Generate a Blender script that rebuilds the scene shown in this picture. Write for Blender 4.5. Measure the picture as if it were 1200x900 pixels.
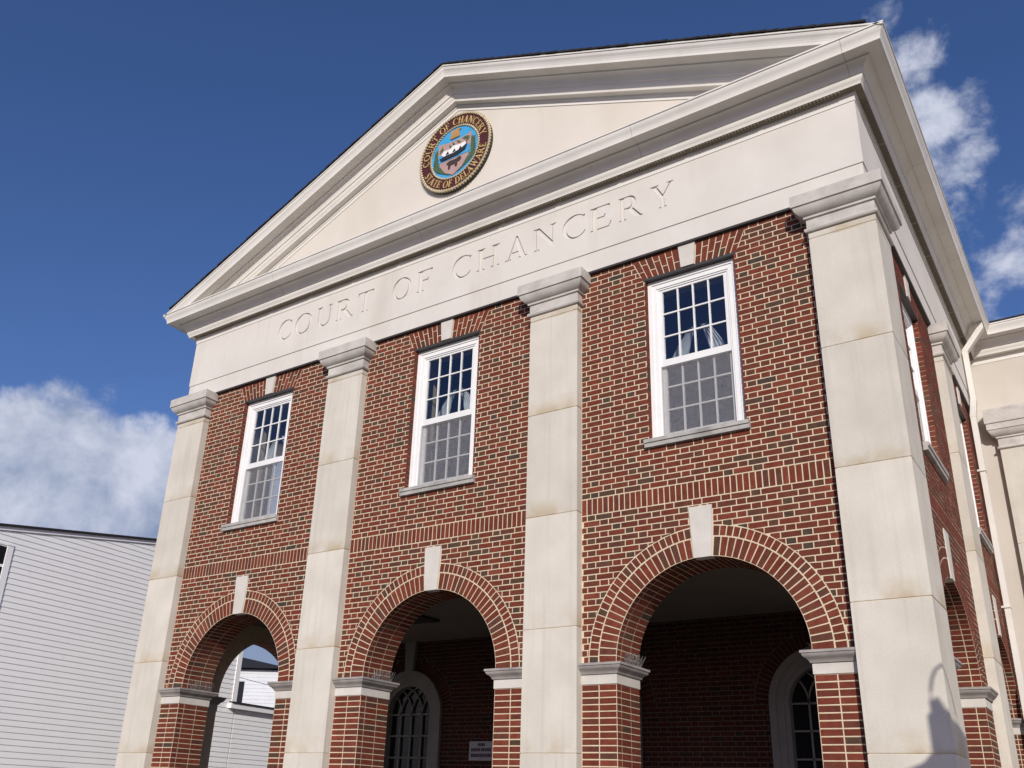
import bpy, bmesh, math, random
from mathutils import Vector, Matrix
from mathutils.geometry import tessellate_polygon

for o in list(bpy.data.objects):
    bpy.data.objects.remove(o)
SC = bpy.context.scene
COL = SC.collection
rad = math.radians
random.seed(7)

# ------------------------------------------------------------------ camera
cam = bpy.data.cameras.new('camera')
cam_o = bpy.data.objects.new('camera', cam)
COL.objects.link(cam_o)
yaw, pitch, roll = rad(35.258), rad(22.27), rad(2.268)
fwd = Vector((-math.sin(yaw) * math.cos(pitch), math.cos(yaw) * math.cos(pitch), math.sin(pitch)))
rt = Vector((math.cos(yaw), math.sin(yaw), 0))
up = rt.cross(fwd)
r2 = math.cos(roll) * rt + math.sin(roll) * up
u2 = -math.sin(roll) * rt + math.cos(roll) * up
M = Matrix((r2, u2, -fwd)).transposed().to_4x4()
M.translation = Vector((6.966, -8.631, 1.6))
cam_o.matrix_world = M
cam.sensor_width = 36.0
cam.lens = 36.0 * 1057.955 / 1200
cam.shift_x = 21.2 / 1200
cam.shift_y = 62.16 / 1200
cam.clip_start = 0.05
cam.clip_end = 3000
SC.camera = cam_o

# ------------------------------------------------------------------ light
SUN = Vector((0.56, -1.0, 0.50)).normalized()
el = math.asin(SUN.z)
world = bpy.data.worlds.new('World')
SC.world = world
world.use_nodes = True
SC.view_settings.view_transform = 'Standard'
SC.view_settings.look = 'None'
SC.view_settings.gamma = 1.0
SC.view_settings.exposure = 0.0
sun = bpy.data.lights.new('sun', 'SUN')
sun.energy = 3.75
sun.angle = rad(0.5)
sun.color = (1.0, 0.945, 0.86)
sun_o = bpy.data.objects.new('sun', sun)
COL.objects.link(sun_o)
sun_o.rotation_euler = SUN.to_track_quat('Z', 'Y').to_euler()
sun_o.location = SUN * 60


def build_world():
    nt = world.node_tree
    nt.nodes.clear()
    N = nt.nodes.new
    L = nt.links.new

    def math_(op, a, b=None, c=None, clamp=False):
        n = N('ShaderNodeMath')
        n.operation = op
        n.use_clamp = clamp
        for i, v in enumerate((a, b, c)):
            if v is None:
                continue
            if isinstance(v, (int, float)):
                n.inputs[i].default_value = v
            else:
                L(v, n.inputs[i])
        return n.outputs[0]
    sky = N('ShaderNodeTexSky')
    sky.sky_type = 'NISHITA'
    sky.sun_disc = False
    sky.sun_elevation = el
    sky.sun_rotation = math.atan2(SUN.x, SUN.y)
    sky.altitude = 0
    sky.air_density = 1.0
    sky.dust_density = 0.7
    sky.ozone_density = 4.5
    gam = N('ShaderNodeHueSaturation')
    gam.inputs['Saturation'].default_value = 1.12
    gam.inputs['Value'].default_value = SKYVAL
    L(sky.outputs[0], gam.inputs['Color'])
    tint = N('ShaderNodeMixRGB')
    tint.blend_type = 'MULTIPLY'
    tint.inputs[0].default_value = 1
    tint.inputs[2].default_value = (1.06, .86, 1.0, 1)
    L(gam.outputs[0], tint.inputs[1])
    tc = N('ShaderNodeTexCoord')
    d = tc.outputs['Generated']
    # cloud banks: (direction, tightness, amount)
    blobs = [((-.073, .715, .695), 900, .37), ((-.067, .738, .671), 600, .39), ((-.062, .787, .614), 500, .39), ((-.060, .815, .575), 500, .41),
             ((-.056, .845, .532), 420, .40), ((-.008, .853, .522), 500, .43), ((-.030, .872, .490), 240, .49), ((-.02, .89, .455), 200, .45),
             ((-.83, .43, .365), 900, .36), ((-.80, .46, .375), 1500, .36)]
    acc = None
    for v, k, a in blobs:
        n = N('ShaderNodeVectorMath')
        n.operation = 'DOT_PRODUCT'
        L(d, n.inputs[0])
        n.inputs[1].default_value = Vector(v).normalized()
        e = math_('SUBTRACT', n.outputs['Value'], 1.0)
        e = math_('MULTIPLY', e, float(k))
        e = math_('EXPONENT', e)
        e = math_('MULTIPLY', e, a)
        acc = e if acc is None else math_('MAXIMUM', acc, e)

    # the low bank on the left: everything below a ragged top edge
    sepd = N('ShaderNodeSeparateXYZ')
    L(d, sepd.inputs[0])
    bank = N('ShaderNodeMapRange')
    bank.interpolation_type = 'SMOOTHSTEP'
    L(sepd.outputs['Z'], bank.inputs['Value'])
    bank.inputs['From Min'].default_value = .425
    bank.inputs['From Max'].default_value = .30
    bank.inputs['To Max'].default_value = .66
    side = N('ShaderNodeMapRange')
    side.interpolation_type = 'SMOOTHSTEP'
    L(sepd.outputs['X'], side.inputs['Value'])
    side.inputs['From Min'].default_value = -.45
    side.inputs['From Max'].default_value = -.68
    acc = math_('MAXIMUM', acc, math_('MULTIPLY', bank.outputs[0], side.outputs[0]))

    def noise(scale, detail, rough, dist=0.0, off=(0, 0, 0), st=(1, 1, 1.5)):
        mp = N('ShaderNodeMapping')
        mp.inputs['Location'].default_value = off
        mp.inputs['Scale'].default_value = st
        L(d, mp.inputs['Vector'])
        n = N('ShaderNodeTexNoise')
        n.inputs['Scale'].default_value = scale
        n.inputs['Detail'].default_value = detail
        n.inputs['Roughness'].default_value = rough
        n.inputs['Distortion'].default_value = dist
        L(mp.outputs[0], n.inputs['Vector'])
        return n.outputs['Fac']
    n1 = noise(8.5, 9, .58, .15, (2, 0, 1), (1, 1, 1.15))
    n2 = noise(26.0, 8, .62, .3, (3, 1, 2), (1, 1, 1.1))
    f = math_('ADD', math_('MULTIPLY', n1, .82), math_('MULTIPLY', n2, .34))
    f = math_('SUBTRACT', f, .08)
    f = math_('ADD', f, acc)
    mr = N('ShaderNodeMapRange')
    mr.interpolation_type = 'SMOOTHSTEP'
    L(f, mr.inputs['Value'])
    mr.inputs['From Min'].default_value = .79
    mr.inputs['From Max'].default_value = 1.0
    cl = mr.outputs[0]
    # how thick the cloud is -> blue-grey bases against white tops
    n3 = noise(6.5, 8, .6, .3, (7.3, 2.2, .9), (1, 1, 1.2))
    mr2 = N('ShaderNodeMapRange')
    shade = math_('ADD', math_('MULTIPLY', n3, .84), math_('MULTIPLY', n2, .20))
    # cloud bases are shaded, tops sunlit
    shade = math_('ADD', shade, math_('MULTIPLY', math_('MINIMUM', math_('SUBTRACT', sepd.outputs['Z'], .36), .04), .9))
    L(shade, mr2.inputs['Value'])
    mr2.inputs['From Min'].default_value = .38
    mr2.inputs['From Max'].default_value = .59
    ramp = N('ShaderNodeMixRGB')
    ramp.inputs[1].default_value = CLOUD_DARK
    ramp.inputs[2].default_value = CLOUD_LIGHT
    L(mr2.outputs[0], ramp.inputs[0])
    # background strength is the sky's; clouds are given in the same units
    mix = N('ShaderNodeMixRGB')
    L(math_('MULTIPLY', cl, .94), mix.inputs[0])
    L(tint.outputs[0], mix.inputs[1])
    L(ramp.outputs[0], mix.inputs[2])
    bg = N('ShaderNodeBackground')
    bg.inputs['Strength'].default_value = SKYSTR
    L(mix.outputs[0], bg.inputs['Color'])
    out = N('ShaderNodeOutputWorld')
    L(bg.outputs[0], out.inputs[0])


SKYSTR = 0.108
SKYVAL = 1.0
CLOUD_DARK = (2.3, 2.9, 4.3, 1)
CLOUD_LIGHT = (6.0, 6.3, 7.4, 1)
build_world()


# ------------------------------------------------------------------ materials
def new_mat(name):
    m = bpy.data.materials.new(name)
    m.use_nodes = True
    nt = m.node_tree
    return m, nt, nt.nodes['Principled BSDF'], nt.nodes.new, nt.links.new


def noise_mat(name, c1, c2, scale=3.0, rough=.8, detail=6, bump=0.0, bscale=60, stretch=(1, 1, 1), spec=.3, stain=None):
    m, nt, b, N, L = new_mat(name)
    b.inputs['Roughness'].default_value = rough
    b.inputs['Specular IOR Level'].default_value = spec
    tc = N('ShaderNodeTexCoord')
    mp = N('ShaderNodeMapping')
    mp.inputs['Scale'].default_value = stretch
    L(tc.outputs['Object'], mp.inputs[0])
    n = N('ShaderNodeTexNoise')
    n.inputs['Scale'].default_value = scale
    n.inputs['Detail'].default_value = detail
    n.inputs['Roughness'].default_value = .6
    L(mp.outputs[0], n.inputs['Vector'])
    r = N('ShaderNodeValToRGB')
    r.color_ramp.elements[0].position = .34
    r.color_ramp.elements[1].position = .66
    r.color_ramp.elements[0].color = (*c1, 1)
    r.color_ramp.elements[1].color = (*c2, 1)
    L(n.outputs['Fac'], r.inputs[0])
    col = r.outputs[0]
    if stain:
        # stain = list of (colour, scale, lo, hi, amount, stretch)
        for sc_, s_s, lo, hi, am, st in stain:
            mp2 = N('ShaderNodeMapping')
            mp2.inputs['Scale'].default_value = st
            mp2.inputs['Location'].default_value = (1.7, 3.1, .4)
            L(tc.outputs['Object'], mp2.inputs[0])
            n2 = N('ShaderNodeTexNoise')
            n2.inputs['Scale'].default_value = s_s
            n2.inputs['Detail'].default_value = 5
            L(mp2.outputs[0], n2.inputs['Vector'])
            mr = N('ShaderNodeMapRange')
            mr.inputs['From Min'].default_value = lo
            mr.inputs['From Max'].default_value = hi
            mr.inputs['To Max'].default_value = am
            L(n2.outputs['Fac'], mr.inputs['Value'])
            mx = N('ShaderNodeMixRGB')
            L(mr.outputs[0], mx.inputs[0])
            L(col, mx.inputs[1])
            mx.inputs[2].default_value = (*sc_, 1)
            col = mx.outputs[0]
    L(col, b.inputs['Base Color'])
    if bump:
        n3 = N('ShaderNodeTexNoise')
        n3.inputs['Scale'].default_value = bscale
        n3.inputs['Detail'].default_value = 4
        L(tc.outputs['Object'], n3.inputs['Vector'])
        bp = N('ShaderNodeBump')
        bp.inputs['Strength'].default_value = bump
        bp.inputs['Distance'].default_value = .01
        L(n3.outputs['Fac'], bp.inputs['Height'])
        L(bp.outputs[0], b.inputs['Normal'])
    return m


def shaft_mat():
    """limestone whose blocks are stained yellow-brown just above each bed joint"""
    m, nt, b, N, L = new_mat('limestone_shaft')
    b.inputs['Roughness'].default_value = .85
    b.inputs['Specular IOR Level'].default_value = .2
    tc = N('ShaderNodeTexCoord')
    n = N('ShaderNodeTexNoise')
    n.inputs['Scale'].default_value = 2.2
    n.inputs['Detail'].default_value = 7
    L(tc.outputs['Object'], n.inputs['Vector'])
    r = N('ShaderNodeValToRGB')
    r.color_ramp.elements[0].position = .35
    r.color_ramp.elements[1].position = .68
    r.color_ramp.elements[0].color = (.555, .515, .440, 1)
    r.color_ramp.elements[1].color = (.63, .592, .515, 1)
    L(n.outputs['Fac'], r.inputs[0])
    sep = N('ShaderNodeSeparateXYZ')
    L(tc.outputs['Object'], sep.inputs[0])

    def mth(op, a, bb):
        q = N('ShaderNodeMath')
        q.operation = op
        for i, v in enumerate((a, bb)):
            if isinstance(v, (int, float)):
                q.inputs[i].default_value = v
            else:
                L(v, q.inputs[i])
        return q.outputs[0]
    z = mth('FRACT', mth('DIVIDE', mth('SUBTRACT', sep.outputs['Z'], 2.137), 1.2997), 0)
    mr = N('ShaderNodeMapRange')
    L(z, mr.inputs['Value'])
    mr.inputs['From Min'].default_value = .17
    mr.inputs['From Max'].default_value = 0.0
    n2 = N('ShaderNodeTexNoise')
    n2.inputs['Scale'].default_value = 3.1
    n2.inputs['Detail'].default_value = 6
    L(tc.outputs['Object'], n2.inputs['Vector'])
    mr2 = N('ShaderNodeMapRange')
    L(n2.outputs['Fac'], mr2.inputs['Value'])
    mr2.inputs['From Min'].default_value = .42
    mr2.inputs['From Max'].default_value = .64
    fac = mth('MULTIPLY', mth('MULTIPLY', mr.outputs[0], mr2.outputs[0]), .85)
    mx = N('ShaderNodeMixRGB')
    L(fac, mx.inputs[0])
    L(r.outputs[0], mx.inputs[1])
    mx.inputs[2].default_value = (.44, .35, .22, 1)
    # faint vertical water streaks
    mp = N('ShaderNodeMapping')
    mp.inputs['Scale'].default_value = (9, 9, .35)
    L(tc.outputs['Object'], mp.inputs[0])
    n3 = N('ShaderNodeTexNoise')
    n3.inputs['Scale'].default_value = 1.6
    n3.inputs['Detail'].default_value = 4
    L(mp.outputs[0], n3.inputs['Vector'])
    mr3 = N('ShaderNodeMapRange')
    L(n3.outputs['Fac'], mr3.inputs['Value'])
    mr3.inputs['From Min'].default_value = .52
    mr3.inputs['From Max'].default_value = .75
    mr3.inputs['To Max'].default_value = .45
    mx2 = N('ShaderNodeMixRGB')
    L(mr3.outputs[0], mx2.inputs[0])
    L(mx.outputs[0], mx2.inputs[1])
    mx2.inputs[2].default_value = (.46, .43, .39, 1)
    geo = N('ShaderNodeNewGeometry')
    mr5 = N('ShaderNodeMapRange')
    L(geo.outputs['Random Per Island'], mr5.inputs['Value'])
    mr5.inputs['To Min'].default_value = .94
    mr5.inputs['To Max'].default_value = 1.03
    mx5 = N('ShaderNodeMixRGB')
    mx5.blend_type = 'MULTIPLY'
    mx5.inputs[0].default_value = 1
    L(mx2.outputs[0], mx5.inputs[1])
    L(mr5.outputs[0], mx5.inputs[2])
    # fine grain and pits
    n6 = N('ShaderNodeTexNoise')
    n6.inputs['Scale'].default_value = 55
    n6.inputs['Detail'].default_value = 5
    n6.inputs['Roughness'].default_value = .75
    L(tc.outputs['Object'], n6.inputs['Vector'])
    mr6 = N('ShaderNodeMapRange')
    L(n6.outputs['Fac'], mr6.inputs['Value'])
    mr6.inputs['From Min'].default_value = .3
    mr6.inputs['From Max'].default_value = .7
    mr6.inputs['To Min'].default_value = .93
    mr6.inputs['To Max'].default_value = 1.06
    mx6 = N('ShaderNodeMixRGB')
    mx6.blend_type = 'MULTIPLY'
    mx6.inputs[0].default_value = 1
    L(mx5.outputs[0], mx6.inputs[1])
    L(mr6.outputs[0], mx6.inputs[2])
    L(mx6.outputs[0], b.inputs['Base Color'])
    n4 = N('ShaderNodeTexNoise')
    n4.inputs['Scale'].default_value = 90
    L(tc.outputs['Object'], n4.inputs['Vector'])
    bp = N('ShaderNodeBump')
    bp.inputs['Strength'].default_value = .12
    bp.inputs['Distance'].default_value = .01
    L(n4.outputs['Fac'], bp.inputs['Height'])
    L(bp.outputs[0], b.inputs['Normal'])
    return m


def brick_mat(name='brick', k=1.0):
    m, nt, b, N, L = new_mat(name)
    b.inputs['Roughness'].default_value = .85
    b.inputs['Specular IOR Level'].default_value = .2
    g = N('ShaderNodeNewGeometry')
    r = N('ShaderNodeValToRGB')
    r.color_ramp.interpolation = 'CONSTANT'
    if 'header' in name:
        els = [(0, (.140, .032, .019)), (.12, (.120, .030, .019)), (.26, (.150, .037, .021)), (.38, (.105, .034, .021)),
               (.50, (.088, .047, .029)), (.60, (.098, .038, .023)), (.72, (.128, .034, .020)), (.80, (.076, .044, .028)),
               (.88, (.165, .044, .026)), (.92, (.085, .050, .030)), (.97, (.060, .042, .030))]
    else:
        els = [(0, (.150, .034, .019)), (.14, (.134, .031, .018)), (.27, (.163, .039, .022)), (.40, (.138, .033, .019)),
               (.52, (.121, .031, .019)), (.63, (.129, .037, .022)), (.74, (.110, .035, .022)), (.87, (.096, .038, .025)),
               (.92, (.178, .044, .025)), (.965, (.076, .042, .027)), (.99, (.055, .039, .030))]
    els = [(p, tuple(x * k for x in c)) for p, c in els]
    cr = r.color_ramp
    cr.elements[0].position = 0
    cr.elements[0].color = (*els[0][1], 1)
    cr.elements[1].position = els[1][0]
    cr.elements[1].color = (*els[1][1], 1)
    for p, c in els[2:]:
        e = cr.elements.new(p)
        e.color = (*c, 1)
    L(g.outputs['Random Per Island'], r.inputs[0])
    tc = N('ShaderNodeTexCoord')
    n = N('ShaderNodeTexNoise')
    n.inputs['Scale'].default_value = 14
    n.inputs['Detail'].default_value = 6
    n.inputs['Roughness'].default_value = .7
    L(tc.outputs['Object'], n.inputs['Vector'])
    mr = N('ShaderNodeMapRange')
    L(n.outputs['Fac'], mr.inputs['Value'])
    mr.inputs['From Min'].default_value = .3
    mr.inputs['From Max'].default_value = .7
    mr.inputs['To Min'].default_value = .68
    mr.inputs['To Max'].default_value = 1.3
    mx = N('ShaderNodeMixRGB')
    mx.blend_type = 'MULTIPLY'
    mx.inputs[0].default_value = 1
    L(r.outputs[0], mx.inputs[1])
    L(mr.outputs[0], mx.inputs[2])
    # broad weathering, pale bloom in patches
    n2 = N('ShaderNodeTexNoise')
    n2.inputs['Scale'].default_value = .8
    n2.inputs['Detail'].default_value = 5
    L(tc.outputs['Object'], n2.inputs['Vector'])
    mr2 = N('ShaderNodeMapRange')
    L(n2.outputs['Fac'], mr2.inputs['Value'])
    mr2.inputs['From Min'].default_value = .58
    mr2.inputs['From Max'].default_value = .8
    mr2.inputs['To Max'].default_value = .22
    mx2 = N('ShaderNodeMixRGB')
    L(mr2.outputs[0], mx2.inputs[0])
    L(mx.outputs[0], mx2.inputs[1])
    mx2.inputs[2].default_value = (.30 * k, .17 * k, .12 * k, 1)
    L(mx2.outputs[0], b.inputs['Base Color'])
    n3 = N('ShaderNodeTexNoise')
    n3.inputs['Scale'].default_value = 120
    n3.inputs['Detail'].default_value = 3
    L(tc.outputs['Object'], n3.inputs['Vector'])
    bp = N('ShaderNodeBump')
    bp.inputs['Strength'].default_value = .35
    bp.inputs['Distance'].default_value = .006
    L(n3.outputs['Fac'], bp.inputs['Height'])
    L(bp.outputs[0], b.inputs['Normal'])
    return m


def glass_mat():
    m, nt, b, N, L = new_mat('window_glass')
    nt.nodes.remove(b)
    t = N('ShaderNodeBsdfTransparent')
    t.inputs[0].default_value = (.86, .90, .92, 1)
    g = N('ShaderNodeBsdfGlossy')
    g.inputs['Roughness'].default_value = .03
    g.inputs['Color'].default_value = (.85, .9, 1, 1)
    tc = N('ShaderNodeTexCoord')
    n = N('ShaderNodeTexNoise')
    n.inputs['Scale'].default_value = 3.0
    n.inputs['Detail'].default_value = 1
    L(tc.outputs['Object'], n.inputs['Vector'])
    bp = N('ShaderNodeBump')
    bp.inputs['Strength'].default_value = .10
    bp.inputs['Distance'].default_value = .02
    L(n.outputs['Fac'], bp.inputs['Height'])
    L(bp.outputs[0], g.inputs['Normal'])
    f = N('ShaderNodeFresnel')
    f.inputs['IOR'].default_value = 1.6
    ma = N('ShaderNodeMath')
    ma.operation = 'MULTIPLY_ADD'
    ma.inputs[1].default_value = 1.6
    ma.inputs[2].default_value = .03
    L(f.outputs[0], ma.inputs[0])
    mx = N('ShaderNodeMixShader')
    L(ma.outputs[0], mx.inputs[0])
    L(t.outputs[0], mx.inputs[1])
    L(g.outputs[0], mx.inputs[2])
    L(mx.outputs[0], nt.nodes['Material Output'].inputs[0])
    return m


def screen_mat():
    m, nt, b, N, L = new_mat('insect_screen')
    b.inputs['Base Color'].default_value = (.26, .255, .265, 1)
    b.inputs['Roughness'].default_value = .7
    tc = N('ShaderNodeTexCoord')
    n = N('ShaderNodeTexNoise')
    n.inputs['Scale'].default_value = 30
    n.inputs['Detail'].default_value = 6
    n.inputs['Roughness'].default_value = .75
    L(tc.outputs['Object'], n.inputs['Vector'])
    mr = N('ShaderNodeMapRange')
    L(n.outputs['Fac'], mr.inputs['Value'])
    mr.inputs['From Min'].default_value = .3
    mr.inputs['From Max'].default_value = .7
    mr.inputs['To Min'].default_value = .26
    mr.inputs['To Max'].default_value = .54
    t = N('ShaderNodeBsdfTransparent')
    mx = N('ShaderNodeMixShader')
    L(mr.outputs[0], mx.inputs[0])
    L(t.outputs[0], mx.inputs[1])
    L(b.outputs[0], mx.inputs[2])
    L(mx.outputs[0], nt.nodes['Material Output'].inputs[0])
    return m


def plain(name, c, rough=.6, metal=0.0, spec=.4):
    m, nt, b, N, L = new_mat(name)
    b.inputs['Roughness'].default_value = rough
    b.inputs['Metallic'].default_value = metal
    b.inputs['Specular IOR Level'].default_value = spec
    tc = N('ShaderNodeTexCoord')
    n = N('ShaderNodeTexNoise')
    n.inputs['Scale'].default_value = 8
    n.inputs['Detail'].default_value = 5
    L(tc.outputs['Object'], n.inputs['Vector'])
    mr = N('ShaderNodeMapRange')
    L(n.outputs['Fac'], mr.inputs['Value'])
    mr.inputs['To Min'].default_value = .8
    mr.inputs['To Max'].default_value = 1.2
    mx = N('ShaderNodeMixRGB')
    mx.blend_type = 'MULTIPLY'
    mx.inputs[0].default_value = 1
    mx.inputs[1].default_value = (*c, 1)
    L(mr.outputs[0], mx.inputs[2])
    L(mx.outputs[0], b.inputs['Base Color'])
    return m


MT = {}
MT['brick'] = brick_mat()
MT['brick_header'] = brick_mat('brick_header')
MT['mortar'] = noise_mat('mortar', (.54, .445, .305), (.66, .555, .40), 9, .95, bump=.2)
MT['porch_brick_shaded'] = brick_mat('porch_brick_shaded', .42)  # copy of the wall brick, darkened to put the porch shade into its colour
MT['porch_mortar_shaded'] = noise_mat('porch_mortar_shaded', (.105, .088, .072), (.14, .118, .095), 9, .95)  # mortar darkened the same way for the porch shade
MT['brick_inner'] = noise_mat('brick_inner', (.10, .03, .02), (.14, .045, .03), 9, .9)
MT['shaft'] = shaft_mat()
MT['lime'] = noise_mat('limestone', (.53, .495, .445), (.62, .59, .54), 2.5, .85, bump=.1, bscale=80, spec=.2,
                       stain=[((.30, .28, .26), 2.4, .60, .80, .45, (1, 1, 1)), ((.45, .37, .25), 3.3, .62, .8, .3, (1, 1, .6))])
MT['cap'] = noise_mat('limestone_capital', (.43, .40, .365), (.57, .54, .50), 3.5, .85, bump=.1, bscale=80, spec=.2,
                      stain=[((.20, .19, .185), 2.7, .55, .78, .55, (1, 1, 1.5))])
MT['frieze'] = noise_mat('frieze_panel', (.60, .565, .515), (.66, .625, .575), 1.2, .8, spec=.2, bump=.05, bscale=70,
                         stain=[((.50, .45, .37), 1.5, .56, .8, .5, (1.5, 1.5, .3)), ((.42, .39, .33), 6.0, .62, .82, .35, (1.2, 1.2, .12))])
MT['tymp'] = noise_mat('tympanum_stucco', (.61, .56, .49), (.66, .61, .54), .8, .85, spec=.2, bump=.06, bscale=50,
                        stain=[((.52, .46, .37), 1.1, .55, .8, .45, (1, 1, .5)), ((.44, .40, .34), 5.5, .64, .84, .3, (1.2, 1.2, .12))])
MT['cornice'] = noise_mat('cornice_paint', (.66, .63, .575), (.73, .70, .645), 1.6, .55, spec=.35,
                          stain=[((.44, .41, .35), 1.3, .62, .84, .32, (1, 1, 1)), ((.32, .31, .25), 5.0, .68, .84, .3, (1, 1, 1))])
MT['vent'] = plain('soffit_vent', (.20, .17, .125), .8)
MT['dark'] = plain('dark_flashing', (.05, .047, .045), .5)
MT['roof'] = noise_mat('roof_shingle', (.016, .014, .015), (.03, .027, .028), 12, .9, bump=.4, bscale=20)
MT['white'] = noise_mat('white_paint', (.76, .755, .74), (.82, .815, .80), 3, .45, spec=.4)
MT['sash'] = noise_mat('sash_paint', (.72, .715, .70), (.78, .775, .76), 5, .4, spec=.4)
MT['glass'] = glass_mat()
MT['screen'] = screen_mat()
MT['sill'] = noise_mat('stone_sill', (.33, .32, .30), (.47, .45, .42), 7, .8, bump=.15,
                       stain=[((.14, .135, .125), 3, .55, .75, .6, (1, 1, 1))])
MT['impost'] = noise_mat('impost_stone', (.27, .245, .23), (.37, .34, .32), 5, .8, bump=.15,
                         stain=[((.17, .16, .155), 3.0, .52, .75, .6, (1, 1, 1))])
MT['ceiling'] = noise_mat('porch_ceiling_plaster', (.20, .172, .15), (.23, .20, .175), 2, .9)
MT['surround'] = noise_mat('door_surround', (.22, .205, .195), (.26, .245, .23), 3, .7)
MT['curtain'] = noise_mat('curtain_cloth', (.62, .66, .70), (.78, .80, .82), 3, .9)
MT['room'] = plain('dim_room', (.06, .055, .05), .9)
MT['siding'] = noise_mat('white_siding', (.89, .89, .89), (.92, .92, .92), 1.5, .5, spec=.3,
                         stain=[((.82, .82, .83), 2.0, .6, .8, .5, (1, 1, .25))])
MT['asphalt'] = noise_mat('ground_asphalt', (.085, .085, .085), (.11, .11, .108), 4, .95)
MT['pave'] = noise_mat('pavement_concrete', (.22, .195, .155), (.28, .255, .205), 3, .9)
MT['gold'] = plain('gold_leaf', (.66, .48, .21), .4, .2)
MT['rope'] = plain('rope_gilding', (.50, .42, .26), .45, .2)
MT['maroon'] = plain('maroon_enamel', (.075, .020, .018), .4)
MT['sealblue'] = plain('sky_blue_enamel', (.06, .34, .62), .4)
MT['shield'] = plain('shield_pink', (.42, .28, .25), .5)
MT['green'] = plain('leaf_green', (.075, .12, .055), .6)
MT['dgrey'] = plain('iron_black', (.025, .025, .027), .5)
MT['ox'] = plain('ox_brown', (.055, .032, .03), .6)
MT['tan'] = plain('crest_tan', (.42, .24, .09), .5)
MT['signboard'] = plain('sign_grey', (.42, .43, .46), .5)
MT['signink'] = plain('sign_ink', (.08, .05, .06), .6)
MT['porchfloor'] = noise_mat('porch_floor_slate', (.016, .015, .0145), (.026, .024, .023), 5, .8)
MT['wing'] = noise_mat('wing_stucco', (.53, .485, .42), (.585, .54, .475), 1.0, .85, spec=.2, stain=[((.44, .39, .32), 1.5, .6, .8, .4, (1, 1, .4))])
MT['wire'] = plain('wire_black', (.02, .02, .02), .6)
MT['steel'] = plain('spike_steel', (.20, .20, .20), .5, .3)
MT['darkglass'] = plain('dark_pane', (.012, .014, .018), .12, 0, .22)
MT['farside'] = noise_mat('far_siding', (.60, .61, .63), (.65, .66, .68), 1.5, .5)


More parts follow.
